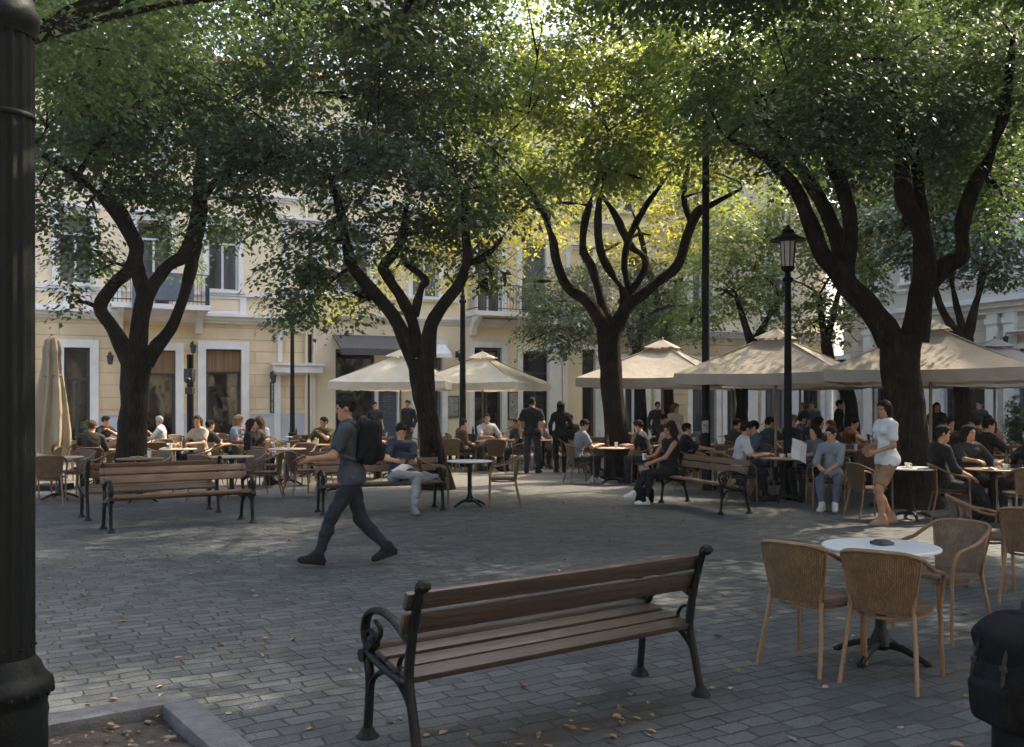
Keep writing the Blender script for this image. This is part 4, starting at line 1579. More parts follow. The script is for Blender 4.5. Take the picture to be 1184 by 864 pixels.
# ------------------------------------------------------------------ chair
def make_chair(wm, cm, label, group):
    t = empty('wicker_chair', (0, 0, 0), 0, label, 'chair', group)
    st = MB()

    def seat(u, v):
        a = u * 2 * PI
        # rounded square
        e = 2 / 3.2
        cx, cy = abs(math.cos(a)) ** e * math.copysign(1, math.cos(a)), abs(math.sin(a)) ** e * math.copysign(1, math.sin(a))
        prof = [(0, .452), (.7, .455), (.95, .462), (1.0, .452), (1.0, .436), (.95, .428), (0, .43)]
        k = min(int(v * 6 + 1e-6), 5)
        f = v * 6 - k
        r = prof[k][0] * (1 - f) + prof[k + 1][0] * f
        z = prof[k][1] * (1 - f) + prof[k + 1][1] * f
        taper = 1 - .1 * (cy < 0) * abs(cy)
        return (.225 * r * cx * taper, .005 + .225 * r * cy, z)
    st.grid(seat, 28, 6, uvs=lambda u, v: (.225 * (1 if .16 < v < .9 else (v * 6 if v < .5 else 0)) * math.cos(u * 2 * PI) + .3 * v * (v > .4), .225 * (1 if .16 < v < .9 else (v * 6 if v < .5 else 0)) * math.sin(u * 2 * PI)))
    st.build('seat', wm, t)
    bk = MB()

    def back(side):
        def fn(u, v):
            x = (u * 2 - 1)
            w = .178 + .05 * v
            z = .43 + .372 * v - .05 * max(0, abs(x) - .55) ** 2 * v * 5
            y = -.205 - .075 * v + .055 * x * x * (.5 + .5 * v) + .012 * side
            return (x * w, y, z)
        return fn
    uvf = lambda u, v: (u * .44, v * .42)
    o = bk.grid(back(1), 14, 10, uvs=uvf)
    bk.grid(back(-1), 14, 10, uvs=uvf)
    q = bk.build('backrest', wm, t)
    fr = MB()
    loop = [(.232, .222, .44), (.246, .215, .55), (.258, .185, .632), (.262, .09, .662), (.256, -.03, .686), (.246, -.13, .732), (.222, -.225, .778), (.15, -.272, .802), (0, -.292, .808)]
    full = loop + [(-a, b, c) for a, b, c in loop[-2::-1]]
    fr.tube(full, .0138, 8, smooth=4)
    for sg in (-1, 1):
        fr.tube([(sg * .225, -.226, .778), (sg * .205, -.2, .64), (sg * .176, -.2, .45)], .011, 6, smooth=3)
    # rim below the seat
    rim = [(.205 * math.cos(a) * (1 if math.sin(a) > 0 else .93), .005 + .205 * math.sin(a), .405) for a in np.linspace(0, 2 * PI, 21)]
    fr.tube(rim, .011, 6, caps=False)
    fr.build('arm_frame', cm, t)
    for sg in (-1, 1):
        m = MB()
        m.tube([(sg * .232, .222, .45), (sg * .236, .226, .25), (sg * .242, .236, 0)], [.0145, .0138, .013], 8, smooth=2)
        m.build('leg', cm, t)
        m = MB()
        m.tube([(sg * .18, -.19, .45), (sg * .2, -.225, .25), (sg * .222, -.285, 0)], [.0145, .0138, .013], 8, smooth=2)
        m.build('leg', cm, t)
    return t


def make_table(top, label, group, r=.37, h=.74, feet=4):
    t = empty('bistro_table', (0, 0, 0), 0, label, 'table', group)
    m = MB()
    m.lathe([(0.001, -.022), (r - .02, -.022), (r, -.016), (r + .002, -.006), (r - .004, 0), (r - .02, .001), (.001, .001)], (0, 0, h), 40, closed=False)
    m.build('table_top', top, t, angle=50)
    m = MB()
    m.lathe([(.13, h - .026), (.12, h - .04), (.045, h - .06), (.036, .5), (.036, .2), (.06, .14), (.07, .1), (.05, .085)], (0, 0, 0), 16, closed=False)
    m.build('pedestal', cast_m, t)
    m = MB()
    m.lathe([(.07, .11), (.08, .09), (.05, .06)], (0, 0, 0), 12)
    for k in range(feet):
        a = 2 * PI * k / feet + .5
        m.tube([(.03 * math.cos(a), .03 * math.sin(a), .095), (.14 * math.cos(a), .14 * math.sin(a), .085), (.25 * math.cos(a), .25 * math.sin(a), .04), (.3 * math.cos(a), .3 * math.sin(a), .012)],
               [.026, .024, .02, .018], 8, smooth=3)
        m.ball((.3 * math.cos(a), .3 * math.sin(a), .013), (.03, .03, .013), 8)
    m.build('foot_base', cast_m, t)
    return t


chair_proto = [None, None]
GC, GT = 'cane cafe chairs on the plaza', 'round cafe tables on the plaza'
N_CH = [0]


def chair(x, y, facing, label, dark=0):
    if chair_proto[dark] is None:
        c = make_chair(*((wick, cane) if not dark else (wick_dk, cane_dk)), label, GC)
        chair_proto[dark] = c
    else:
        c = copy_tree(chair_proto[dark])
        c['label'] = label
    c.location = (x, y, 0)
    c.rotation_euler = (0, 0, face_angle(*facing))
    N_CH[0] += 1
    return c


tab_proto = {}


def table(x, y, kind, label, rot=0, scale=1.0):
    if kind not in tab_proto:
        t = make_table({'white': white_top, 'cream': cream_top, 'wood': wood_top}[kind], label, GT)
        tab_proto[kind] = t
    else:
        t = copy_tree(tab_proto[kind])
        t['label'] = label
    t.location = (x, y, 0)
    t.rotation_euler = (0, 0, rot)
    t.scale = (scale, scale, 1)
    return t


# front right group
table(2.43, 6.27, 'white', 'white round table in front with a small dark ashtray on it', .3, 1.0)
chair(1.93, 6.12, (.75, .66), 'cane chair at the left of the white ashtray table, back towards us')
chair(2.31, 5.8, (.6, .8), 'cane chair nearest us at the white ashtray table, covering its pedestal')
chair(3.12, 6.9, (-.86, -.5), 'cane chair behind the white ashtray table facing us')
chair(4.36, 8.85, (.95, -.3), 'cane chair turned sideways to the right behind the white ashtray table')
chair(4.43, 8.1, (.55, .83), 'cane chair seen from behind, cut by the right edge of the photo')
a = MB()
a.cbox((0, 0, .012), (.11, .11, .022), .006)
a.cbox((0, 0, .026), (.075, .075, .012), .004)
o = tag(a.build('ashtray', black_plastic), 'small square dark ashtray on the white front table', 'ashtray')
o.location = (2.45, 6.3, .742)
o.rotation_euler = (0, 0, .4)

# pair by the second bench
table(-.69, 15.5, 'white', 'pale round table between two cane chairs just right of the reading man', .2, 1.0)
chair(-1.26, 15.35, (1, .1), 'cane chair between the reading man and the pale round table')
chair(-.14, 15.6, (-1, -.05), 'cane chair right of the pale round table, nobody near it')

# terraces: (px, distance, kind, phrase, [(side, dark)])
TREES_XY = [(gx(a, b), b) for a, b in ((154, 18), (505, 18.5), (718, 21), (1050, 15.5), (1115, 24), (986, 27), (858, 27.5), (742, 30), (772, 31))]
POSTS_XY = [(gx(913, 17), 17), (gx(816, 20), 20), (gx(535, 25), 25), (gx(338, 29), 29), (gx(219, 22), 22), (gx(58, 18.5), 18.5)]
BENCH_XY = [(-4.53, 12.98), (-5.42, 14.3), (-2.03, 14.75), (3.05, 15.25)]
SIDES = {'near': (0, -1), 'far': (0, 1), 'left': (-1, 0), 'right': (1, 0)}
SIDE_TXT = {'near': 'before', 'far': 'behind', 'left': 'left of', 'right': 'right of'}
TER = [
    (70, 16.6, 'cream', 'the table by the foot of the folded parasol', 'near left right far'),
    (112, 19.3, 'wood', 'the table right of the folded parasol', 'near right far'),
    (162, 16.2, 'wood', 'the table half hidden by the two back-to-back benches', 'far'),
    (268, 16.8, 'cream', 'the table just past the right end of the back-to-back benches', 'right far near'),
    (206, 19.6, 'cream', 'the table in front of the grey haired man', 'left right far'),
    (150, 23.6, 'wood', 'the table beside the leftmost full trunk', 'left right far'),
    (332, 19.6, 'cream', 'the table below the left lantern post', 'near left right far'),
    (262, 21.6, 'wood', 'the table right of the short black post', 'left right near far'),
    (232, 25.6, 'cream', 'the table against the corner house window with brown blind', 'left right far'),
    (305, 24.6, 'wood', 'the table in front of the drainpipe between the houses', 'left right near'),
    (388, 24.5, 'wood', 'the table in front of the slate blue shop door', 'left right near'),
    (92, 23.4, 'cream', 'the table in front of the dark corner house door', 'left right near'),
    (392, 17.6, 'wood', 'the table behind the bench of the reading man', 'left near far'),
    (452, 21.4, 'wood', 'the table left of the second trunk', 'left right near'),
    (440, 26.2, 'cream', 'the table under the left pale parasol', 'left right near'),
    (500, 26.5, 'wood', 'the table behind the second trunk', 'left right'),
    (566, 23.6, 'wood', 'the table right of the post with thick base', 'left right near far'),
    (548, 27.6, 'cream', 'the table below the middle pale parasol', 'left right near'),
    (600, 26.4, 'wood', 'the table left of the standing couple', 'left right near'),
    (672, 25.4, 'wood', 'the table right of the standing couple', 'left right near far'),
    (640, 29, 'cream', 'the table at the foot of the peach house', 'left right near'),
    (709, 20.0, 'cream', 'the table at the third trunk with two people', 'left right'),
    (905, 16.2, 'wood', 'the table of the couple with the white paper', 'left right'),
    (1054, 13.8, 'white', 'the small white table before the largest trunk', 'left'),
    (1148, 13.6, 'wood', 'the table of the dark dressed guests on the right', 'left near right'),
    (1120, 17.6, 'wood', 'the table under the big right parasol', 'left right far near'),
    (985, 18.8, 'wood', 'the table behind the woman in the grey top', 'left right far near'),
    (838, 18.3, 'wood', 'the table behind the bench of the woman in black', 'left right near far'),
    (800, 22.5, 'wood', 'the table beside the standing long haired woman', 'left right near far'),
    (884, 21.6, 'wood', 'the table behind the lantern lamp post', 'left right far near'),
    (950, 23.8, 'cream', 'the table under the edge of the middle beige parasol', 'left right near'),
    (1012, 21.8, 'wood', 'the table behind the walking woman in white', 'left right near far'),
    (1088, 22.4, 'wood', 'the table behind the largest trunk', 'left right near'),
    (1165, 20.4, 'wood', 'the table in front of the pale panelled shutters', 'left right near far'),
    (845, 27, 'cream', 'the table under the far white parasol', 'left right near'),
    (915, 28, 'cream', 'the table at the peach house corner', 'left right near'),
    (1040, 26.5, 'wood', 'the table below the far pilasters', 'left right near'),
    (60, 21, 'wood', 'the table left of the folded parasol, farther back', 'right far near'),
    (182, 21.8, 'cream', 'the table between the leftmost full trunk and the short post', 'right near far'),
    (300, 22.4, 'cream', 'the table halfway between short post and left lantern post', 'left right near far'),
    (362, 21.6, 'wood', 'the table just left of the walking man', 'left right near far'),
    (345, 26.5, 'cream', 'the table at the foot of the left lantern post', 'left right near'),
    (268, 28, 'wood', 'the table right below the brown blind window', 'left right near'),
    (422, 23, 'cream', 'the table hidden behind the walking man', 'left right far'),
    (520, 24, 'wood', 'the table between second trunk and thick based post', 'near far'),
    (628, 24.2, 'wood', 'the table seen between the two standing people', 'left right far'),
    (690, 23, 'cream', 'the table just left of the third trunk', 'left near far'),
    (770, 20.6, 'wood', 'the table under the parasol right of the third trunk', 'left right far near'),
    (930, 20.4, 'wood', 'the table in the middle of the right hand crowd', 'left right far'),
    (1090, 19.6, 'wood', 'the table behind the long haired guest in black', 'left right far'),
    (1175, 17, 'wood', 'the table at the right edge below the parasol', 'left far near'),
    (765, 26.8, 'cream', 'the table beside the far white parasol pole', 'left right near'),
]
SEATS = {}
crng = random.Random(5)
for i, (px, d, kind, ph, sides) in enumerate(TER):
    x, y = gx(px, d), d
    table(x, y, kind, {'cream': 'cream round table, ', 'wood': 'brown round table, ', 'white': 'white round table, '}[kind] + ph.replace('the table ', '', 1).replace('the small white table ', '', 1), crng.random() * 3, .95 + .1 * crng.random())
    for sd in sides.split():
        vx, vy = SIDES[sd]
        a = math.atan2(vy, vx) + crng.uniform(-.35, .35)
        r = crng.uniform(.56, .72)
        cx_, cy_ = x + r * math.cos(a), y + r * math.sin(a)
        if any((cx_ - p) ** 2 + (cy_ - q) ** 2 < .62 ** 2 for p, q in TREES_XY) or any((cx_ - p) ** 2 + (cy_ - q) ** 2 < .35 ** 2 for p, q in POSTS_XY) or any((cx_ - p) ** 2 + (cy_ - q) ** 2 < .8 ** 2 for p, q in BENCH_XY):
            continue
        fa = a + PI + crng.uniform(-.4, .4)
        dark = 1 if (px > 700 and crng.random() < .7) or crng.random() < .3 else 0
        c = chair(cx_, cy_, (math.cos(fa), math.sin(fa)), ('dark' if dark else 'light') + ' cane chair ' + SIDE_TXT[sd] + ' ' + ph, dark)
        SEATS[(i, sd)] = (cx_, cy_, math.cos(fa), math.sin(fa))


def cup(x, y, z, label):
    m = MB()
    m.lathe([(.001, .004), (.07, .004), (.078, .012), (.05, .008), (.022, .012), (.026, .02), (.038, .05), (.041, .075), (.037, .073), (.001, .03)], (0, 0, 0), 16, closed=False)
    m.tube([(.04, 0, .065), (.062, 0, .058), (.06, 0, .035), (.034, 0, .03)], .005, 5, smooth=3)
    o = tag(m.build('coffee_cup', china), label, 'cup')
    o.location = (x, y, z)
    return o


def bottle(x, y, z, label):
    m = MB()
    m.lathe([(.03, 0), (.033, .01), (.033, .14), (.025, .18), (.013, .2), (.012, .245), (.015, .25), (.014, .258)], (0, 0, 0), 12)
    o = tag(m.build('bottle', dglass), label, 'bottle')
    o.location = (x, y, z)
    return o


def tumbler(x, y, z, label):
    m = MB()
    m.lathe([(.028, 0), (.036, .12), (.033, .12), (.026, .012)], (0, 0, 0), 14, closed=False)
    o = tag(m.build('drinking_glass', china), label, 'glass')
    o.location = (x, y, z)
    return o


def on_table(i, dx, dy):
    px, d = TER[i][:2]
    return gx(px, d) + dx, d + dy, .742


IDX = {t[3]: i for i, t in enumerate(TER)}
i = IDX['the table of the couple with the white paper']
cup(*on_table(i, -.05, -.1), 'white cup before the man in the white shirt')
cup(*on_table(i, .14, .08), 'white cup before the woman in the grey top')
i = IDX['the small white table before the largest trunk']
cup(*on_table(i, -.08, -.05), 'white cup on the small table beside the largest trunk')
i = IDX['the table of the dark dressed guests on the right']
cup(*on_table(i, .1, -.15), 'white cup on the table of the dark dressed guests')
bottle(*on_table(i, .22, .05), 'bottle on the table of the dark dressed guests')
i = IDX['the table at the third trunk with two people']
tumbler(*on_table(i, .05, -.1), 'pale glass on the table at the third trunk')
i = IDX['the table in front of the grey haired man']
bottle(*on_table(i, .1, .05), 'brown bottle on the table of the grey haired man')
tumbler(*on_table(i, -.12, -.1), 'pale glass on the table of the grey haired man')
i = IDX['the table below the left lantern post']
tumbler(*on_table(i, .05, -.12), 'pale glass on the table below the left lantern post')
i = IDX['the table right of the short black post']
bottle(*on_table(i, .1, -.1), 'brown bottle on the table right of the short black post')
tumbler(*on_table(i, -.14, .02), 'pale glass on the table right of the short black post')


def plate(x, y, z, label):
    m = MB()
    m.lathe([(.001, .006), (.07, .006), (.105, .018), (.108, .016), (.07, .0), (.001, 0)], (0, 0, 0), 20, closed=False)
    m.ball((.02, .01, .02), (.045, .035, .016), 8, 1)
    o = tag(m.build('plate', [china, wood_top]), label, 'plate')
    o.location = (x, y, z)
    return o


trng = random.Random(21)
for i, t_ in enumerate(TER):
    if i % 2 == 0 and i != IDX['the table of the couple with the white paper']:
        ph = t_[3]
        plate(*on_table(i, trng.uniform(-.2, -.05), trng.uniform(-.2, .1)), 'white plate with food on ' + ph)
        if trng.random() < .6:
            tumbler(*on_table(i, trng.uniform(.02, .2), trng.uniform(.1, .2)), 'tall pale glass on ' + ph)
    elif i % 4 == 1:
        bottle(*on_table(i, trng.uniform(-.15, .0), trng.uniform(.08, .2)), 'dark bottle on ' + t_[3])

# ------------------------------------------------------------------ parasols


def parasol(px, d, label, m, rim=2.27, peak=3.14, R=2.28, rot=math.radians(17), poleshift=0, name='parasol'):
    t = empty(name, (gx(px, d), d, 0), rot, label, 'parasol', 'open canvas parasols over the terraces')
    mb = MB()
    S = R                # half diagonal; corners on the local axes
    cor = [(S * math.cos(k * PI / 2), S * math.sin(k * PI / 2)) for k in range(4)]
    n = 12
    for k in range(4):
        a, b = cor[k], cor[(k + 1) % 4]
        mid = ((a[0] + b[0]) / 2 * .985, (a[1] + b[1]) / 2 * .985)

        def edge(u, a=a, b=b):
            x, y = a[0] + (b[0] - a[0]) * u, a[1] + (b[1] - a[1]) * u
            f = 1 - .05 * math.sin(PI * u)
            return x * f, y * f

        def panel(u, v):
            x, y = edge(u)
            # ridge ribs straight, panel sags between them
            z = peak - (peak - rim) * v ** .88 - .11 * math.sin(PI * u) * v * (1.25 - v) + .012 * math.sin(u * 9 + k * 2 + v * 4) * v * (1 - v)
            return (x * v * .999 + .0, y * v * .999, z)
        o = mb.grid(lambda u, v: panel(u, .14 + .86 * v), n, 8)

        def val(u, v):
            x, y = edge(u)
            z0 = panel(u, 1)[2]
            rip = 1 + .006 * math.sin(u * 26) * v
            return (x * rip, y * rip, z0 - .2 * v - .022 * abs(math.sin(u * PI * 4)) * v)
        mb.grid(val, 24, 2)
    cn = mb.build('canopy', m, t, angle=30)
    v = MB()
    for k in range(4):
        a, b = cor[k], cor[(k + 1) % 4]
        v.grid(lambda u, w, a=a, b=b: ((a[0] + (b[0] - a[0]) * u) * .22 * w, (a[1] + (b[1] - a[1]) * u) * .22 * w, peak + .075 - .2 * w - .02 * math.sin(PI * u) * w), 4, 3)
    v.build('vent_cap', m, cn, angle=30)
    p = MB()
    p.tube([(0, 0, .02), (0, 0, peak + .02)], .03, 10)
    p.ball((0, 0, peak + .09), (.03, .03, .03), 8)
    p.build('pole', pole_wood, t)
    for k in range(4):
        q = MB()
        c = cor[k]
        q.tube([(0, 0, peak - .03), (c[0] * .985, c[1] * .985, rim - .02)], .014, 6)
        q.tube([(0, 0, rim + .12), (c[0] * .5, c[1] * .5, (peak + rim) / 2 - .02)], .012, 6)
        q.build('rib', pole_wood, t)
    bs = MB()
    bs.cbox((0, 0, .04), (.55, .55, .08), .015)
    bs.lathe([(.05, .08), (.05, .35), (.035, .36)], (0, 0, 0), 10)
    bs.build('base', cast_m, t)
    return t


parasol(1076, 17.4, 'biggest beige parasol, partly hidden by the largest tree trunk', para_m)
parasol(897, 19.6, 'wide beige parasol behind the lantern lamp post', para_m, rot=math.radians(15))
parasol(766, 22.9, 'beige parasol right of the third trunk', para_m, rot=math.radians(20))
parasol(463, 27.2, 'pale parasol behind the second trunk, sunlit on top', para_l, rot=math.radians(38))
parasol(558, 28.2, 'pale parasol right of the post with thick base', para_l, rot=math.radians(24))
parasol(846, 26.5, 'small off white parasol far back under the beige ones', para_w, R=2.1, rim=2.3, peak=2.95, rot=math.radians(45))
parasol(1010, 23.5, 'beige parasol hidden behind the biggest one, only its edge showing', para_m, R=2.2, rim=2.3, peak=3.0, rot=math.radians(30))

parasol(1150, 22.5, 'beige parasol furthest right, behind the biggest one', para_m, rot=math.radians(35))
parasol(925, 25.5, 'beige parasol far back between the lantern post and the largest trunk', para_m, rot=math.radians(28), peak=3.05)

# folded parasol
t = empty('folded_parasol', (gx(60, 18.5), 18.5, 0), 0, 'tall closed beige parasol standing at the left terrace', 'parasol')
m = MB()


def fold(u, v):
    a = u * 2 * PI
    prof = [(.03, 2.98), (.12, 2.9), (.165, 2.7), (.15, 2.6), (.17, 2.35), (.235, 1.95), (.29, 1.5), (.31, 1.2), (.3, .98), (.27, .88)]
    k = min(int(v * 9), 8)
    f = v * 9 - k
    r = prof[k][0] * (1 - f) + prof[k + 1][0] * f
    z = prof[k][1] * (1 - f) + prof[k + 1][1] * f
    pl = 1 + (.1 + .16 * v) * math.sin(a * 8 + 1.6 * v + .5 * math.sin(v * 9)) + .12 * v * math.sin(a * 3 + 2 + v * 2) + .05 * v * math.sin(a * 17 + 4 * v)
    return (r * pl * math.cos(a), r * pl * math.sin(a), z - .2 * v * v * (1 + math.sin(a * 3 + .6) + .5 * math.sin(a * 8)) * .5)


m.grid(fold, 140, 36)
m.build('canopy', fabric_translucent('folded_canvas', (.40, .34, .26), .2, (.6, .5, .25)), t, angle=70)
p = MB()
p.tube([(0, 0, .02), (0, 0, 3.02)], .03, 10)
p.build('pole', pole_wood, t)
p = MB()
p.cbox((0, 0, .05), (.6, .6, .1), .015)
p.build('base', cast_m, t)
p = MB()
p.tube([(.19 * math.cos(a), .19 * math.sin(a), 2.22 + .02 * math.sin(a)) for a in np.linspace(0, 2 * PI, 17)], .014, 6, caps=False)
p.build('tie_strap', pole_wood, t)

# ------------------------------------------------------------------ lamp posts
post_m = mat('dark_green_post_paint', (.004, .0065, .0065), (.0025, .004, .004), rough=.6, scale=6, bump=.15, bscale=60, spec=.16)
frost = mat('frosted_lamp_glass', (.46, .43, .4), (.38, .35, .32), rough=.3)

t = empty('lamp_post', (gx(4, 3.9), 3.9, 0), 0, 'thick fluted dark lamp post standing in the stone edged bed in front', 'lamp post')
m = MB()
m.lathe([(.118, .62), (.116, 3.18)], (0, 0, 0), 96, flute=(16, .09))
m.build('shaft', post_m, t, angle=60)
m = MB()
m.lathe([(.166, 0), (.166, .36), (.17, .39), (.164, .42), (.168, .45), (.186, .475), (.19, .495), (.184, .52), (.162, .54), (.15, .56), (.142, .585), (.124, .61), (.118, .62)], (0, 0, .02), 48, closed=False)
for k in range(20):
    a = 2 * PI * k / 20
    m.ball((.182 * math.cos(a), .182 * math.sin(a), .5), (.012, .012, .02), 6)
for k in range(12):
    a = 2 * PI * k / 12
    m.ball((.118 * math.cos(a), .118 * math.sin(a), .68), .007, 6)
m.build('base', post_m, t, angle=50)
m = MB()
m.lathe([(.118, 3.18), (.122, 3.2), (.132, 3.22), (.136, 3.25), (.132, 3.28), (.12, 3.3), (.11, 3.34), (.1, 3.5), (.1, 5.2)], (0, 0, 0), 40, closed=False)
m.lathe([(.116, 2.84), (.1205, 2.845), (.1205, 2.86), (.116, 2.865)], (0, 0, 0), 40, closed=False)
m.build('collar', post_m, t, angle=50)


def lantern_post(px, d, h, label, thick=False):
    t = empty('cast_iron_post' if thick else 'lantern_post', (gx(px, d), d, 0), 0, label, 'post' if thick else 'lamp post', 'lantern lamp posts on the plaza')
    m = MB()
    if thick:
        m.lathe([(.26, 0), (.26, .1), (.2, .14), (.17, .5), (.2, .58), (.15, .64), (.1, .9), (.085, 1.4), (.065, h - .95), (.05, h - .78)], (0, 0, 0), 20)
    else:
        m.lathe([(.16, 0), (.16, .12), (.12, .16), (.11, .7), (.13, .74), (.076, .8), (.066, 2.2), (.056, h - .95), (.046, h - .8)], (0, 0, 0), 20)
    m.lathe([(.075, h - 1.0), (.095, h - .97), (.095, h - .93), (.07, h - .9)], (0, 0, 0), 16)
    m.build('post', post_m, t)
    if thick:
        m = MB()
        m.lathe([(.05, h - .85), (.07, h - .82), (.03, h - .74), (.045, h - .68), (.012, h - .5)], (0, 0, 0), 12)
        m.build('finial', post_m, t)
        t['group'] = 'posts on the plaza'
        return t
    m = MB()
    m.lathe([(.1, h - .72), (.135, h - .26)], (0, 0, 0), 8)
    gl = m.build('lantern_glass', frost, t, angle=20)
    m = MB()
    for k in range(8):
        a = 2 * PI * k / 8
        m.tube([(.102 * math.cos(a), .102 * math.sin(a), h - .73), (.138 * math.cos(a), .138 * math.sin(a), h - .26)], .009, 5)
    m.lathe([(.05, h - .82), (.1, h - .78), (.12, h - .74), (.12, h - .715), (.05, h - .715)], (0, 0, 0), 16)
    m.build('lantern_frame', post_m, t)
    m = MB()
    m.lathe([(.13, h - .27), (.31, h - .255), (.315, h - .235), (.2, h - .175), (.12, h - .13), (.1, h - .06), (.05, h - .03), (.035, h + .01), (.01, h + .03)], (0, 0, 0), 20)
    m.build('hat', post_m, t)
    return t


lantern_post(911, 17, 4.83, 'dark post with hatted lantern standing in front of the wide beige parasols')
lantern_post(535, 25, 5.3, 'post with thick cast base just right of the second trunk', True)
lantern_post(338, 29, 4.85, 'slim lantern post in front of the pale shop house, left of the walking man')
t = empty('tall_pole', (gx(816, 20), 20, 0), 0, 'tall thin dark pole rising into the leaves beside the third tree', 'pole')
m = MB()
m.lathe([(.12, 0), (.12, .3), (.1, .34), (.098, 1.4), (.084, 1.44), (.072, 7.6)], (0, 0, 0), 18)
m.build('shaft', post_m, t)
m = MB()
m.tube([(0, 0, 7.5), (.15, -.05, 7.9), (.9, -.3, 8.2), (1.6, -.5, 8.2)], .035, 8, smooth=4)
m.build('arm', post_m, t)
m = MB()
m.grid(lambda u, v: (.102 * math.sin(-1.1 + 1.5 * u), -.102 * math.cos(-1.1 + 1.5 * u), 1.05 + .26 * v), 8, 2)
m.build('sticker', board_m, t)
t = empty('short_post', (gx(220, 22), 22, 0), 0, 'short black post with a box near its top on the left terrace', 'post')
m = MB()
m.lathe([(.12, 0), (.12, .1), (.08, .14), (.075, 2.7), (.08, 2.72), (.08, 2.8)], (0, 0, 0), 14)
m.build('post', post_m, t)
m = MB()
m.cbox((0, -.05, 2.32), (.2, .24, .3), .02)
m.ball((0, -.17, 2.2), .08, 10)
m.cbox((0, -.02, 1.96), (.17, .2, .16), .02)
m.build('housing', black_plastic, t)

# ------------------------------------------------------------------ potted plants by the door
pot_m = mat('terracotta', (.2, .1, .055), (.13, .065, .035), rough=.8)


def potted(px, d, h, label, lm):
    t = empty('potted_plant', (gx(px, d), d, 0), 0, label, 'plant', 'potted shrubs along the house fronts')
    m = MB()
    m.lathe([(.15, 0), (.2, .34), (.22, .34), (.22, .4), (.19, .4), (.18, .35)], (0, 0, 0), 16)
    m.build('pot', pot_m, t)
    rng = np.random.default_rng(int(px))
    V, F = crown_arrays([((0, 0, .4 + h / 2), (.3, .3, h / 2)), ((.1, -.1, .5 + h * .3), (.28, .25, h * .3))], 1500, .075, rng, spray_r=.16, spread=.05)
    np_mesh('foliage', V, F, lm, t, smooth=False)
    return t


potted(103, 27.4, .8, 'dark potted shrub right of the dark corner house door', leaf_front)
potted(66, 26.7, .7, 'dark potted shrub left of the dark corner house door', leaf_front)
potted(598, 33, .8, 'potted shrub under the menu board of the ochre house', leaf_mid)
potted(1176, 24, 1.5, 'tall dark potted shrub at the right edge by the grey cream house', leaf_front)
potted(892, 32, .8, 'potted shrub at the far end of the peach house', leaf_mid)

# leaves lying on the paving and in the bed
lv = mat('fallen_leaf', (.36, .27, .15), (.15, .1, .055), rough=.8, scale=3, coord='Object')
mb = MB()
lr = random.Random(9)


def leaf_at(x, y, z, s):
    a = lr.random() * 2 * PI
    ca, sa = math.cos(a), math.sin(a)
    c = lr.uniform(.05, .35) * s
    tl = lr.uniform(-.15, .15) * s
    pts = [(-.5, 0, c * .3), (-.2, .24, c), (.15, .26, c * .9), (.5, 0, .1 * s), (.15, -.26, c + tl), (-.2, -.24, c + tl), (0, 0, 0)]
    v = [(x + s * (p * ca - q * sa), y + s * (p * sa + q * ca), z + abs(h) + .002) for p, q, h in pts]
    mb.add(v, [(0, 6, 1), (1, 6, 2), (2, 6, 3), (3, 6, 4), (4, 6, 5), (5, 6, 0)])


for k in range(260):
    d = 4.2 * math.exp(lr.random() * 1.5)
    leaf_at(gx(lr.uniform(20, 1180), d), d, .001, lr.uniform(.03, .07))
for k in range(34):
    u, v = lr.gauss(0, .5), lr.gauss(0, .14)
    q = Vector((.45, 4.98, 0)) + U1 * u + U2 * v
    leaf_at(q.x, q.y, .001, lr.uniform(.03, .065))
for k in range(150):
    q = kpt(lr.uniform(KW + .03, KL - KW), lr.uniform(KW + .03, KL - KW), 0)
    leaf_at(q[0], q[1], .05, lr.uniform(.025, .06))
tag(mb.build('fallen_leaves', lv, smooth=False), kind='stuff')
# loose bits of bark and grit in the bed
mb = MB()
for k in range(420):
    q = kpt(lr.uniform(KW + .02, KL - KW), lr.uniform(KW + .02, KL - KW), 0)
    s = lr.uniform(.006, .022)
    mb.ball((q[0], q[1], .035 + s * .3), (s * lr.uniform(.8, 2), s, s * .7), 5)
tag(mb.build('gravel', mat('grit', (.2, .17, .13), (.06, .05, .04), rough=.95, scale=20), smooth=True), kind='stuff')
# ------------------------------------------------------------------ people: implicit surfaces meshed with surface nets


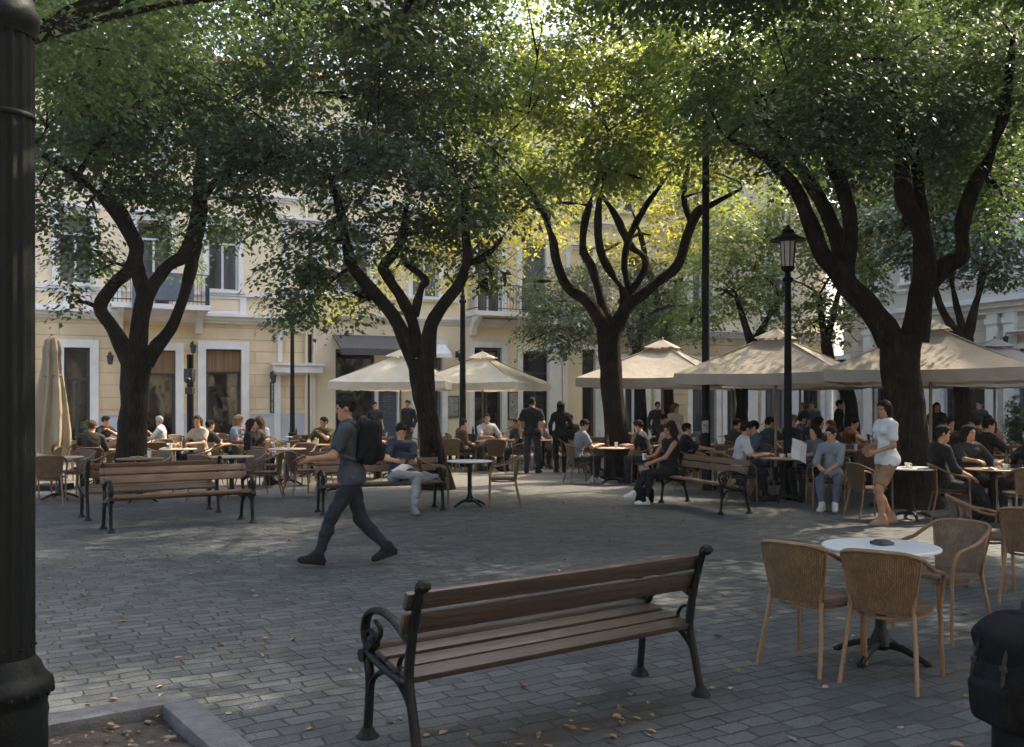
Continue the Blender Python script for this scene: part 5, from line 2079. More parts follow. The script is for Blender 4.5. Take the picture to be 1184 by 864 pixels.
def surface_nets(f, o, h):
    s = f < 0
    sub = lambda A, a, b, c: A[a:A.shape[0] - 1 + a, b:A.shape[1] - 1 + b, c:A.shape[2] - 1 + c]
    cnt = sum(sub(s, a, b, c).astype(np.int8) for a in (0, 1) for b in (0, 1) for c in (0, 1))
    act = (cnt > 0) & (cnt < 8)
    ijk = np.argwhere(act)
    idx = -np.ones(act.shape, np.int64)
    idx[act] = np.arange(len(ijk))
    acc = np.zeros((len(ijk), 3))
    n = np.zeros(len(ijk))
    cs = [(a, b, c) for a in (0, 1) for b in (0, 1) for c in (0, 1)]
    for p in cs:
        for ax in range(3):
            if p[ax]:
                continue
            q = list(p)
            q[ax] = 1
            fa = f[ijk[:, 0] + p[0], ijk[:, 1] + p[1], ijk[:, 2] + p[2]]
            fb = f[ijk[:, 0] + q[0], ijk[:, 1] + q[1], ijk[:, 2] + q[2]]
            cr_ = (fa < 0) != (fb < 0)
            t = np.where(cr_, fa / np.where(cr_, fa - fb, 1), 0)
            pt = np.array(p, float)[None, :].repeat(len(ijk), 0)
            pt[:, ax] += t
            acc[cr_] += pt[cr_]
            n += cr_
    V = o + h * (ijk + acc / n[:, None])
    F = []
    for ax in range(3):
        b, c = (ax + 1) % 3, (ax + 2) % 3
        sl0, sl1 = [slice(None)] * 3, [slice(None)] * 3
        sl0[ax], sl1[ax] = slice(0, -1), slice(1, None)
        d = s[tuple(sl0)] != s[tuple(sl1)]
        e = np.argwhere(d)
        e = e[(e[:, b] > 0) & (e[:, c] > 0) & (e[:, b] < f.shape[b] - 1) & (e[:, c] < f.shape[c] - 1)]
        if not len(e):
            continue

        def cell(db, dc):
            q = e.copy()
            q[:, b] += db
            q[:, c] += dc
            return idx[q[:, 0], q[:, 1], q[:, 2]]
        quad = np.stack([cell(-1, -1), cell(0, -1), cell(0, 0), cell(-1, 0)], 1)
        inside = s[e[:, 0], e[:, 1], e[:, 2]]
        quad[~inside] = quad[~inside][:, ::-1]
        F.append(quad)
    F = np.concatenate(F)
    return V, F[(F >= 0).all(1)]


class Sdf:
    def __init__(s):
        s.p = []

    def cap(s, a, b, ra, rb, k=.02, flat=None):
        """tapered capsule; flat=(axis vector, factor) squashes it along an axis"""
        s.p.append(('c', np.array(a, float), np.array(b, float), ra, rb, k, flat))
        return s

    def ell(s, c, r, M=None, k=.02):
        s.p.append(('e', np.array(c, float), np.array(r, float), np.eye(3) if M is None else np.array(M), k))
        return s

    def sub(s, c, r, M=None, k=.008):
        s.p.append(('s', np.array(c, float), np.array(r, float), np.eye(3) if M is None else np.array(M), k))
        return s

    def plane(s, pt, n):
        """cut away the side the normal points to"""
        s.p.append(('p', np.array(pt, float), np.array(n, float) / np.linalg.norm(n)))
        return s

    def rbox(s, c, half, r, M=None, k=.02):
        s.p.append(('b', np.array(c, float), np.array(half, float), r, np.eye(3) if M is None else np.array(M), k))
        return s

    def mesh(s, h, folds=0, seed=0, freq=1.0):
        lo, hi = np.full(3, 1e9), np.full(3, -1e9)
        bbs = []
        for q in s.p:
            if q[0] == 'c':
                r = max(q[3], q[4])
                a, b = np.minimum(q[1], q[2]) - r, np.maximum(q[1], q[2]) + r
            elif q[0] in 'es':
                r = q[2].max()
                a, b = q[1] - r, q[1] + r
            elif q[0] == 'b':
                r = np.linalg.norm(q[2]) + q[3]
                a, b = q[1] - r, q[1] + r
            else:
                a = b = None
            bbs.append((a, b))
            if q[0] in 'ceb':
                lo, hi = np.minimum(lo, a), np.maximum(hi, b)
        lo, hi = lo - .03 - 2 * h, hi + .03 + 2 * h
        nn = np.ceil((hi - lo) / h).astype(int) + 1
        f = np.full(nn, .5, np.float32)
        ax = [lo[i] + h * np.arange(nn[i]) for i in range(3)]
        for q, (a, b) in zip(s.p, bbs):
            if q[0] == 'p':
                d = (ax[0][:, None, None] - q[1][0]) * q[2][0] + (ax[1][None, :, None] - q[1][1]) * q[2][1] + (ax[2][None, None, :] - q[1][2]) * q[2][2]
                f = np.maximum(f, d.astype(np.float32))
                continue
            k = q[-2] if q[0] == 'c' else q[-1]
            mg = max(k, 0) + 3 * h
            i0 = np.clip(np.floor((a - mg - lo) / h).astype(int), 0, nn)
            i1 = np.clip(np.ceil((b + mg - lo) / h).astype(int) + 1, 0, nn)
            sl = tuple(slice(i0[i], i1[i]) for i in range(3))
            X = np.stack(np.meshgrid(*[ax[i][sl[i]] for i in range(3)], indexing='ij'), -1)
            if not X.size:
                continue
            if q[0] == 'c':
                A, B, ra, rb, k, flat = q[1:]
                ab = B - A
                t = np.clip(((X - A) @ ab) / max(ab @ ab, 1e-9), 0, 1)
                dv = X - (A + t[..., None] * ab)
                if flat is not None:
                    w = np.array(flat[0], float)
                    w /= np.linalg.norm(w)
                    dv = dv + (dv @ w)[..., None] * w * (1 / flat[1] - 1)
                d = np.linalg.norm(dv, axis=-1) - (ra + (rb - ra) * t)
                if flat is not None:
                    d = d * min(1, flat[1] * 1.2)
            elif q[0] in 'es':
                Y = (X - q[1]) @ q[3].T
                kk = np.linalg.norm(Y / q[2], axis=-1)
                k2 = np.linalg.norm(Y / q[2] ** 2, axis=-1)
                d = kk * (kk - 1) / np.maximum(k2, 1e-6)
            else:
                Y = np.abs((X - q[1]) @ q[4].T) - q[2]
                d = np.linalg.norm(np.maximum(Y, 0), axis=-1) + np.minimum(Y.max(-1), 0) - q[3]
            g_ = f[sl]
            if q[0] == 's':
                f[sl] = np.maximum(g_, -d)
            elif k > 1e-4:
                hh = np.clip(.5 + .5 * (g_ - d) / k, 0, 1)
                f[sl] = g_ * (1 - hh) + d * hh - k * hh * (1 - hh)
            else:
                f[sl] = np.minimum(g_, d)
        if folds:
            x, y, z = ax[0][:, None, None], ax[1][None, :, None], ax[2][None, None, :]
            w = freq
            f = f + folds * (np.sin(w * (31 * z + 9 * x + 5 * np.sin(14 * y + seed)) + seed) * np.sin(w * (17 * x - 12 * y + 6 * z) + 2 * seed) + .6 * np.sin(w * (52 * z - 21 * y + 18 * x) + seed * 3) * np.sin(w * (23 * y + 19 * x) + seed))
        return surface_nets(f, lo, h)


def nrm(v):
    v = np.array(v, float)
    return v / (np.linalg.norm(v) + 1e-9)


def ik(a, t, l1, l2, hint):
    a, t = np.array(a, float), np.array(t, float)
    v = t - a
    d = min(np.linalg.norm(v), (l1 + l2) * .995)
    u = nrm(v)
    x = (l1 * l1 - l2 * l2 + d * d) / (2 * d)
    h = math.sqrt(max(l1 * l1 - x * x, 0))
    hv = np.array(hint, float)
    hv = nrm(hv - u * (hv @ u))
    return a + u * x + hv * h, a + u * d


def rotz(v, a):
    c, s_ = math.cos(a), math.sin(a)
    return np.array([v[0] * c - v[1] * s_, v[0] * s_ + v[1] * c, v[2]])


CLOTH = {}


def cloth(c):
    if c not in CLOTH:
        CLOTH[c] = mat('cloth_%02d' % len(CLOTH), c, tuple(x * .72 for x in c), rough=.88, scale=5, bump=.8, bscale=16, spec=.2, detail=8)
    return CLOTH[c]


skin_m = mat('skin', (.46, .25, .15), (.39, .2, .115), rough=.55, scale=10)
skin_dk = mat('skin_tanned', (.34, .175, .1), (.28, .14, .078), rough=.55, scale=10)
eye_m = mat('eye', (.03, .02, .016), (.02, .014, .012), rough=.2)
lip_m = mat('lip', (.27, .11, .09), (.22, .09, .075), rough=.5)


def hairm(c):
    k = ('hair', c)
    if k not in CLOTH:
        CLOTH[k] = mat('hair_%02d' % len(CLOTH), c, tuple(x * .5 for x in c), rough=.8, scale=25, bump=1, bscale=110, stretch=(1, 1, .25), spec=.15)
    return CLOTH[k]


def person(label, x, y, facing, P, shirt=(.02, .022, .026), pants=(.03, .035, .045), shoes=(.02, .02, .02), hair=(.02, .015, .012), hs='short', H=1.75, skin=None, h=.014,
           sleeve='short', female=False, group=None, cuff=.98, z=0, neck=.0):
    """P: pose dict in a frame where the person faces +y, for a 1.75 m figure"""
    skin = skin or skin_m
    sc = H / 1.75
    pel = np.array(P.get('pel', (0, 0, .95)), float)
    lean, side, tw = math.radians(P.get('lean', 0)), math.radians(P.get('side', 0)), math.radians(P.get('twist', 0))
    sp = nrm((math.sin(side), math.sin(lean), math.cos(lean) * math.cos(side)))
    R = rotz((1, 0, 0), tw)
    R = nrm(R - sp * (R @ sp))
    Fw = np.cross(sp, R)
    Rp = rotz((1, 0, 0), math.radians(P.get('ptwist', 0)))
    slump = P.get('slump', 0)
    chest = pel + sp * .33 - Fw * slump * .4
    neckb = pel + sp * .525 + Fw * slump * .3
    sw = .165 if female else .185
    shl, shr = neckb - sp * .055 - R * sw + Fw * slump * .4, neckb - sp * .055 + R * sw + Fw * slump * .4
    hdir = nrm(sp * .5 + np.array([0, 0, .5]) + Fw * (.14 + slump))
    hy, hp = math.radians(P.get('hyaw', 0)), math.radians(P.get('hpitch', 0))
    fwd = rotz(Fw * np.array([1, 1, 0]), hy)
    fwd = nrm(fwd)
    hr_ = np.cross(fwd, (0, 0, 1))
    fwd = fwd * math.cos(hp) + np.array([0, 0, 1]) * math.sin(hp)
    rl = math.radians(P.get('hroll', 0))
    up = np.cross(hr_, fwd)
    hr_, up = hr_ * math.cos(rl) + up * math.sin(rl), up * math.cos(rl) - hr_ * math.sin(rl)
    head = neckb + hdir * .165
    HM = np.stack([hr_, fwd, up])
    hw = .095
    hipl, hipr = pel - Rp * hw - np.array([0, 0, .035]), pel + Rp * hw - np.array([0, 0, .035])
    UA, FA, TH, SH = .285, .255, .435, .425
    hl, hrr = P.get('hl', None), P.get('hr', None)
    hl = shl + np.array([-.06, .02, -.53]) if hl is None else np.array(hl, float)
    hrr = shr + np.array([.06, .02, -.53]) if hrr is None else np.array(hrr, float)
    ell_, wl = ik(shl, hl, UA, FA, P.get('el', (-.5, -.8, -.3)))
    elr, wr = ik(shr, hrr, UA, FA, P.get('er', (.5, -.8, -.3)))
    fl, fr = np.array(P.get('fl', (-.1, 0, .085)), float), np.array(P.get('fr', (.1, .02, .085)), float)
    knl, anl = ik(hipl, fl, TH, SH, P.get('kl', (-.1, 1, .15)))
    knr, anr = ik(hipr, fr, TH, SH, P.get('kr', (.1, 1, .15)))
    fdl, fdr = nrm(P.get('fdl', (-.15, 1, 0))), nrm(P.get('fdr', (.15, 1, 0)))

    def torso(S, inf=0, k=.05, hipx=0):
        cw, ww, pw = (.145, .118, .168) if female else (.168, .142, .158)
        TM = np.stack([R, Fw, sp])
        PM = np.stack([Rp, np.cross((0, 0, 1), Rp), np.array([0, 0, 1.])])
        S.ell(chest + sp * .06, (cw + inf, .108 + inf, .2 + inf), TM, k)
        S.ell(pel + sp * .16 - Fw * slump * .2, (ww + inf, .098 + inf, .17 + inf), TM, k)
        S.ell(pel + np.array([0, 0, .0]), (pw + inf + hipx, .118 + inf + hipx, .125 + inf + hipx), PM, k)
        S.cap(shl + R * .05, shr - R * .05, .062 + inf, .062 + inf, k)
        if female:
            for sg in (-1, 1):
                S.ell(chest + sp * .07 + Fw * .085 + R * sg * .068, (.058 + inf, .05 + inf, .058 + inf), TM, .03)

    def arm(S, sh, e, w, t1=1, inf=0, fore=0, k=.03):
        s0 = sh
        a = .9 if female else 1
        S.cap(s0, s0 + (e - s0) * t1, (.052 + inf) * a, (.052 + (.041 - .052) * t1 + inf) * a, k)
        if fore:
            S.cap(e, e + (w - e) * fore, (.041 + inf) * a, (.041 + (.027 - .041) * fore + inf) * a, k)

    def leg(S, hp_, kn, an, inf=0, t=1, k=.035):
        S.cap(hp_, kn, .087 + inf, .056 + inf, k)
        ml = kn + (an - kn) * .35
        S.cap(kn, ml, .055 + inf, .052 + inf, k)
        S.cap(ml, kn + (an - kn) * t, .052 + inf, .052 + (.037 - .052) * ((t - .35) / .65) + inf, k)
    hands = []
    B = Sdf()
    torso(B)
    B.cap(neckb - sp * .06, head - up * .03, .056, .052, .03)
    arm(B, shl, ell_, wl, fore=1)
    arm(B, shr, elr, wr, fore=1)
    leg(B, hipl, knl, anl)
    leg(B, hipr, knr, anr)
    for an, fd in ((anl, fdl), (anr, fdr)):
        B.cap(an, an + fd * .12 - np.array([0, 0, .045]), .036, .03, .02)
    # head
    B.ell(head + up * .028 - fwd * .008, (.074, .094, .098), HM, .02)
    B.ell(head + fwd * .024 - up * .052, (.052, .058, .062), HM, .03)
    B.cap(head + fwd * .066 - up * .093, head + fwd * .06 - up * .09, .022, .022, .02)
    B.cap(head + fwd * .086 + up * .016, head + fwd * .099 - up * .022, .0075, .0115, .012)
    B.cap(head + fwd * .076 + up * .028 - hr_ * .03, head + fwd * .076 + up * .028 + hr_ * .03, .014, .014, .012)
    B.cap(head + fwd * .074 - up * .064 - hr_ * .014, head + fwd * .074 - up * .064 + hr_ * .014, .012, .012, .01)
    for sg in (-1, 1):
        B.ell(head + hr_ * sg * .076 - fwd * .008 - up * .002, (.011, .02, .031), HM, .006)
    # palms
    for e, w, sg, key in ((ell_, wl, -1, 'l'), (elr, wr, 1, 'r')):
        hd = nrm(P.get('hd' + key, w - e))
        pn = np.array(P.get('pn' + key, (-sg * 1.0, 0, 0)), float)         # palm normal
        pn = nrm(pn - hd * (pn @ hd))
        acr = np.cross(hd, pn)
        PMx = np.stack([acr, hd, pn])
        B.cap(w - hd * .02, w + hd * .02, .027, .028, .02)
        B.rbox(w + hd * .052, (.026, .034, .004), .011, PMx, .02)
        hands.append((w, hd, pn, acr, sg, P.get('curl' + key, .5)))
    V, F = B.mesh(h)
    mi = np.zeros(len(F), int)
    body = MB()
    for w, hd, pn, acr, sg, curl in hands:
        th = acr * (1 if (np.cross(hd, pn) @ acr) > 0 else -1) * (1)
        thumb_side = th * (1 if sg > 0 else -1)
        for i, (ln, of) in enumerate(((.068, .03), (.077, .0105), (.071, -.0095), (.056, -.0285))):
            p = w + hd * .088 + thumb_side * of
            pts = [p - hd * .03, p]
            dirv = hd.copy()
            for q in range(3):
                c = curl * (.5 + .3 * q)
                dirv = nrm(dirv * math.cos(c) + pn * math.sin(c))
                pts.append(pts[-1] + dirv * ln * (.42, .33, .25)[q])
            body.tube(pts, [.0095, .009, .0085, .0078, .006], 6)
        p = w + hd * .03 + thumb_side * .024
        d1 = nrm(hd * .6 + thumb_side * .65 + pn * .35)
        d2 = nrm(hd * .9 + thumb_side * .15 + pn * (.35 + curl * .5))
        body.tube([p, p + d1 * .035, p + d1 * .035 + d2 * .03, p + d1 * .035 + d2 * .052], [.0125, .011, .0095, .007], 6)
    nf0 = len(body.f)
    if h < .0125:
        for sg in (-1, 1):
            body.ball(tuple(head + fwd * .0815 + up * .012 + hr_ * sg * .031), (.012, .009, .007), 8, 1)
        body.tube([head + fwd * .083 - up * .064 - hr_ * .02, head + fwd * .0885 - up * .063, head + fwd * .083 - up * .064 + hr_ * .02], [.003, .0058, .003], 6, 2)
    # join
    me = bpy.data.meshes.new('person')
    off = len(V)
    me.from_pydata([tuple(v) for v in V] + body.v, [], [tuple(q) for q in F] + [tuple(i + off for i in q) for q in body.f])
    for m_ in (skin, eye_m, lip_m):
        me.materials.append(m_)
    me.polygons.foreach_set('material_index', np.concatenate([mi, np.array(body.m, int)]).astype(np.int32))
    me.shade_smooth()
    o = bpy.data.objects.new('person', me)
    COL.objects.link(o)
    o.location = (x, y, z)
    o.rotation_euler = (0, 0, face_angle(*facing))
    o.scale = (sc, sc, sc)
    tag(o, label, 'person', group)
    sd = (x * 3.1 + y) % 6
    # shirt
    S = Sdf()
    inf = max(.014, h * 1.15)
    torso(S, inf, hipx=.016)
    fore = {'short': 0, 'long': .95, 'none': 0}[sleeve]
    if sleeve != 'none':
        t1 = .62 if sleeve == 'short' else 1
        arm(S, shl, ell_, wl, t1, inf + (.008 if sleeve == 'short' else .004), fore)
        arm(S, shr, elr, wr, t1, inf + (.008 if sleeve == 'short' else .004), fore)
        S.cap(neckb - sp * .075, neckb - sp * .02, .075, .062 + neck, .03)
    S.sub(neckb + sp * .055 + Fw * .015, (.066, .066, .075), np.stack([R, Fw, sp]))
    hem = P.get('hem', -.085)
    seated = pel[2] < .75
    if not seated:
        for a_, b_ in ((hipl, knl), (hipr, knr)):
            S.cap(a_, a_ + (b_ - a_) * .16, .087 + inf + .007, .084 + inf + .006, .04)
    S.plane(pel + np.array([0, 0, hem]), (0, 0, -1))
    if seated:
        S.plane(pel + np.array([0, .15, 0]), (0, 1, -.35))
    V2, F2 = S.mesh(h, .0045, sd)
    np_mesh('shirt', V2, F2, cloth(shirt), o)
    T = Sdf()
    inf = max(.012, h * 1.05)
    PM = np.stack([Rp, np.cross((0, 0, 1), Rp), np.array([0, 0, 1.])])
    T.ell(pel, ((.168 if female else .158) + inf, .116 + inf, .125 + inf), PM, .05)
    if cuff < .5:                                   # shorts
        for a_, b_ in ((hipl, knl), (hipr, knr)):
            T.cap(a_, a_ + (b_ - a_) * .72, .087 + inf, .068 + inf + .008, .035)
    else:
        leg(T, hipl, knl, anl, inf, cuff)
        leg(T, hipr, knr, anr, inf, cuff)
    T.plane(pel + np.array([0, 0, .09]), (0, 0, 1))
    V2, F2 = T.mesh(h, .005, sd + 1)
    np_mesh('shorts' if cuff < .5 else 'trousers', V2, F2, cloth(pants), o)
    for an, fd in ((anl, fdl), (anr, fdr)):
        Q = Sdf()
        u = np.array([0, 0, 1.]) - fd * fd[2]
        u = nrm(u)
        sdv = np.cross(fd, u)
        M = np.stack([sdv, fd, u])
        Q.ell(an + fd * .055 - u * .045, (.047, .142, .046), M, .02)
        Q.ell(an + fd * .12 - u * .055, (.049, .085, .034), M, .02)
        Q.cap(an + u * .03 + fd * .012, an + fd * .1 - u * .035, .044, .036, .02)
        Q.cap(an + u * .035 - fd * .005, an - u * .03 - fd * .02, .05, .052, .03)
        Q.rbox(an + fd * .05 - u * .07, (.028, .115, .006), .014, M, .006)
        Q.plane(an - u * .083, -u)
        V2, F2 = Q.mesh(min(h, .01))
        np_mesh('shoe', V2, F2, cloth(shoes), o)
    # hair
    G = Sdf()
    G.ell(head + up * .036 - fwd * .016, (.081, .099, .1), HM, .02)
    G.ell(head + up * .078 + fwd * .035, (.055, .055, .045), HM, .03)
    if hs in ('long', 'curly'):
        bk = -fwd * np.array([1, 1, .3])
        n_ = nrm(bk)
        G.cap(head + n_ * .05 + up * .0, head + n_ * .075 - np.array([0, 0, .2]), .085, .06, .05)
        for sg in (-1, 1):
            G.cap(head + hr_ * sg * .055 + n_ * .035 + up * .02, head + hr_ * sg * .07 + n_ * .06 - np.array([0, 0, .17]), .038, .03, .04)
        if hs == 'curly':
            G.ell(head + n_ * .045 - up * .03, (.12, .1, .13), HM, .04)
    if hs == 'bun':
        G.ell(head - fwd * .105 + up * .07, (.045, .045, .045), HM, .02)
    G.sub(head + fwd * .105 - up * .035, (.088, .078, .104), HM)
    G.sub(head + fwd * .07 - up * .12, (.07, .1, .07), HM)
    if hs == 'short' or hs == 'bun':
        G.plane(head - up * .058 - fwd * .03, -up * .75 + fwd * .66)
    V2, F2 = G.mesh(min(h, .009), .004 if hs != 'curly' else .011, sd, 2.2)
    np_mesh('hair', V2, F2, hairm(hair), o)
    o['_j'] = 0
    del o['_j']

    def w2(p):
        q = rotz(np.array(p, float) * sc, face_angle(*facing))
        return Vector((x + q[0], y + q[1], z + q[2]))
    return o, dict(neck=neckb, chest=chest, sp=sp, F=Fw, R=R, head=head, wl=wl, wr=wr, pel=pel, w=w2, sc=sc, rot=face_angle(*facing))


DK = (.022, .024, .028)


def sit(**k):
    d = dict(pel=(0, -.08, .545), lean=2, hl=(-.12, .24, .64), hr=(.12, .24, .64), fl=(-.11, .36, .085), fr=(.12, .33, .085), kl=(-.25, 1, .9), kr=(.25, 1, .9), pnl=(0, 0, -1), pnr=(0, 0, -1), hem=-.03)
    d.update(k)
    return d


# --- the walking man with a backpack
wd = 9.85
walker, J = person('walking man in dark polo shirt and dark trousers crossing the plaza with a black backpack', gx(407, wd), wd, (-1, -.12),
                   dict(pel=(0, .0, .925), lean=4, twist=-8, ptwist=10, hyaw=14, hpitch=-8,
                        fl=(-.08, .34, .10), fr=(.06, -.37, .155), kl=(0, 1, .1), kr=(0, 1, .1), fdl=(-.1, 1, .12), fdr=(.05, .93, -.32),
                        hl=(-.15, .42, 1.1), el=(-.4, -.6, -.8), pnl=(1, 0, -.2), curll=.7, hr=(.27, -.06, .93), er=(.3, -1, -.1), pnr=(-1, 0, 0), curlr=.6),
                   shirt=(.05, .055, .062), pants=(.02, .025, .033), shoes=(.012, .012, .013), hair=(.018, .013, .011), H=1.76, h=.008, skin=skin_dk, cuff=1.0)
# polo collar
m = MB()
nb = J['neck']
ring = []
for a in np.linspace(-2.5, 2.5, 15):
    ring.append(nb + J['sp'] * .012 + J['R'] * .073 * math.sin(a) - J['F'] * .068 * math.cos(a))
m.tube(ring, [(.008, .024)] * 15, 8)
m.build('collar', cloth((.05, .055, .062)), walker)

bag_m = mat('black_nylon', (.006, .0065, .0075), (.004, .0045, .005), rough=.8, spec=.2, scale=12, bump=.3, bscale=120)
strap_m = mat('black_webbing', (.024, .026, .03), (.014, .015, .017), rough=.7)


def backpack(label, tall=.47, h=.009, slack=False):
    """origin at the middle of its back panel; +y is away from the wearer's back"""
    t = empty('backpack', (0, 0, 0), 0, label, 'backpack')
    S = Sdf().rbox((0, .09, 0), (.105, .045, tall / 2 - .07), .055, None, .02)
    S.ell((0, .1, -.06), (.15, .12, .17), None, .04)
    if slack:
        S.ell((0, .13, -.07), (.16, .13, .15), None, .05)
        S.ell((0, .06, .12), (.15, .09, .1), None, .05)
    V, F = S.mesh(h, .009 if slack else .006, 2, .8)
    np_mesh('main_pouch', V, F, bag_m, t)
    S = Sdf().rbox((0, .225 if slack else .205, -.09), (.07, .015, .055), .035, None, .02)
    V, F = S.mesh(h, .004, 4)
    np_mesh('front_pocket', V, F, bag_m, t)
    m = MB()
    m.tube([(-.04, .03, tall / 2 - .015), (-.035, .02, tall / 2 + .04), (.035, .02, tall / 2 + .04), (.04, .03, tall / 2 - .015)], (.005, .013), 6, smooth=4)
    m.build('handle', strap_m, t)
    m = MB()
    m.tube([(x_, .1 + .108 * math.sqrt(max(0, 1 - (x_ / .17) ** 2)) * .9, .17 - (x_ / .16) ** 2 * .1) for x_ in np.linspace(-.14, .14, 11)], .004, 5)
    m.build('zip', strap_m, t)
    if slack:
        S = Sdf().ell((0, .09, .15), (.16, .13, .075), None, .04).ell((0, .17, .09), (.12, .05, .09), None, .04)
        V, F = S.mesh(h, .006, 5, .8)
        np_mesh('lid', V, F, bag_m, t)
        for sg in (-1, 1):
            m = MB()
            m.tube([(sg * .07, .2, .14), (sg * .075, .235, .07), (sg * .08, .262, -.04)], [(.003, .011)] * 3, 6, smooth=4)
            m.cbox((sg * .075, .24, .06), (.03, .012, .022), .003)
            m.build('buckle_strap', strap_m, t)
        m = MB()
        m.tube([(.15, .06, .14), (.165, .1, .12), (.162, .13, .07), (.15, .12, .03)], [(.003, .007)] * 4, 6, smooth=4)
        m.build('tag_loop', china, t)
    return t


bp = backpack('black backpack worn by the walking man in the dark polo shirt', .48)
cpt = J['chest'] - J['F'] * .118 + J['sp'] * .02
bp.location = J['w'](cpt)
back = rotz(-J['F'], J['rot'])
bp.rotation_euler = (math.radians(-8), 0, math.atan2(back[1], back[0]) - PI / 2)
m = MB()
inv = bp.matrix_basis.inverted()
for sg in (-1, 1):
    sh = J['neck'] - J['sp'] * .03 + J['R'] * sg * .115
    pts = [cpt + J['R'] * sg * .08 + J['sp'] * .2 - J['F'] * .02, sh - J['F'] * .085 + J['sp'] * .015, sh + J['sp'] * .05, sh + J['F'] * .085 + J['sp'] * -.01,
           J['chest'] + J['F'] * .125 + J['R'] * sg * .13 + J['sp'] * .03, J['chest'] + J['F'] * .05 + J['R'] * sg * .185 - J['sp'] * .1, cpt + J['R'] * sg * .11 - J['sp'] * .2 - J['F'] * .03]
    m.tube([inv @ J['w'](p) for p in pts], [(.007, .026)] * 7, 8, smooth=5)
m.build('shoulder_strap', strap_m, bp)
# phone in his hand
m = MB()
m.cbox((0, 0, 0), (.075, .012, .15), .004)
ph = tag(m.build('phone', black_plastic), 'dark phone held low by the walking man', 'phone')
ph.location = J['w'](J['wl'] + np.array([.012, .1, .01]))
ph.rotation_euler = (1.15, 0, walker.rotation_euler.z)

# --- man reading on the second bench
bx, by = -1.72, 14.72
reader, J = person('man with crossed legs reading on a bench, dark checked shirt and pale jeans', bx, by, (.5, -.87),
                   dict(pel=(0, -.06, .55), lean=-10, side=-4, slump=.12, hpitch=-28, hyaw=-18, hl=(-.06, .3, .78), hr=(.2, .33, .80), pnl=(.6, 0, .4), pnr=(-.7, 0, .4), curll=.9, curlr=.9,
                        fl=(-.02, .46, .085), kl=(-.1, 1, .6), fr=(-.22, .4, .56), kr=(.75, .75, .25), fdr=(-.75, .5, .3), fdl=(.1, 1, 0)),
                   shirt=(.035, .045, .065), pants=(.25, .27, .29), shoes=(.2, .2, .2), hair=(.02, .015, .012), H=1.76, h=.0105, sleeve='short')
m = MB()
m.box((-.065, 0, 0), (.13, .2, .008), ry=.25)
m.box((.065, 0, 0), (.13, .2, .008), ry=-.25)
m.box((0, 0, .02), (.005, .19, .03))
bk_ = tag(m.build('book', cloth((.06, .085, .11))), 'small open book held up by the reading man', 'book')
bk_.location = J['w']((J['wl'] + J['wr']) / 2 + np.array([0, .1, .05]))
bk_.rotation_euler = (.9, 0, reader.rotation_euler.z)
m = MB()
m.grid(lambda u, v: (.34 * (u - .5), .28 * (v - .5), .03 * math.sin(u * 5) + .03 * math.cos(v * 4) - .12 * (u - .4) ** 2), 8, 8)
nw = tag(m.build('newspaper', paper_m), 'white newspaper lying in the lap of the reading man', 'newspaper')
nw.location = J['w']((.03, .22, .685))
nw.rotation_euler = (0, 0, reader.rotation_euler.z)

# --- couple standing
person('standing man in black t-shirt and dark jeans, seen from behind, left of the couple', gx(615, 22.8), 22.8, (.25, .95), dict(hyaw=-15, hl=(-.3, .06, .93), hr=(.28, .08, .95), fl=(-.13, 0, .085), fr=(.13, .05, .085)),
       shirt=(.014, .015, .016), pants=(.035, .042, .055), H=1.8, h=.013)
_, J = person('standing woman in black with long dark hair, right of the man in black', gx(648, 23.1), 23.1, (-.1, 1), dict(hyaw=10, hl=(-.24, .04, .95), hr=(.2, .18, 1.05), fl=(-.09, 0, .085), fr=(.1, .04, .085)),
              shirt=(.016, .017, .019), pants=(.02, .021, .024), hair=(.022, .015, .011), hs='long', H=1.71, h=.013, sleeve='long', female=True)
S = Sdf().rbox((0, 0, 0), (.05, .1, .08), .03, None, .02)
V, F = S.mesh(.012, .003)
hb = np_mesh('handbag', V, F, bag_m)
tag(hb, 'dark handbag hanging at the hip of the standing woman in black', 'handbag')
hb.location = J['w']((.25, .0, .92))

# --- woman on the third bench
bx, by = 2.62, 15.95
wb, J = person('curly haired woman in black with white shoes sitting on a bench, turned left', bx, by, (-.93, -.37),
               dict(pel=(0, -.03, .555), lean=-4, slump=.06, hpitch=-12, hyaw=4, hl=(-.03, .35, .70), hr=(.1, .33, .78), pnl=(.5, 0, -.5), pnr=(-.6, 0, .4), curll=.8, curlr=.9, el=(-.6, -.5, -.8), er=(.8, -.5, -.6),
                    fl=(-.1, .5, .085), fr=(.02, .66, .16), kl=(-.1, 1, .8), kr=(.1, 1, .8), fdl=(0, 1, 0), fdr=(-.1, 1, .2)),
               shirt=(.014, .015, .017), pants=(.016, .017, .02), shoes=(.66, .66, .64), hair=(.03, .02, .014), hs='curly', H=1.72, h=.0105, sleeve='none', female=True, cuff=.96, skin=skin_dk)
m = MB()
m.lathe([(.028, 0), (.038, .1), (.04, .105), (.036, .11), (.001, .112)], (0, 0, 0), 12)
cp = tag(m.build('paper_cup', china), 'pale paper cup in the hand of the woman in black', 'cup')
cp.location = J['w'](J['wr'] + np.array([-.02, .09, -.04]))
S = Sdf().rbox((0, 0, .15), (.1, .05, .08), .05, None, .03).ell((0, 0, .1), (.17, .1, .1), None, .04)
V, F = S.mesh(.012, .006, 3)
tb = np_mesh('shoulder_bag', V, F, bag_m)
m = MB()
m.tube([(-.1, 0, .24), (-.06, 0, .38), (.06, 0, .38), (.1, 0, .24)], .008, 6, smooth=4)
m.build('handle', strap_m, tb)
tag(tb, 'black bag set on the paving below the bench of the woman in black', 'bag')
tb.location = (gx(745, 15.75), 15.75, 0)
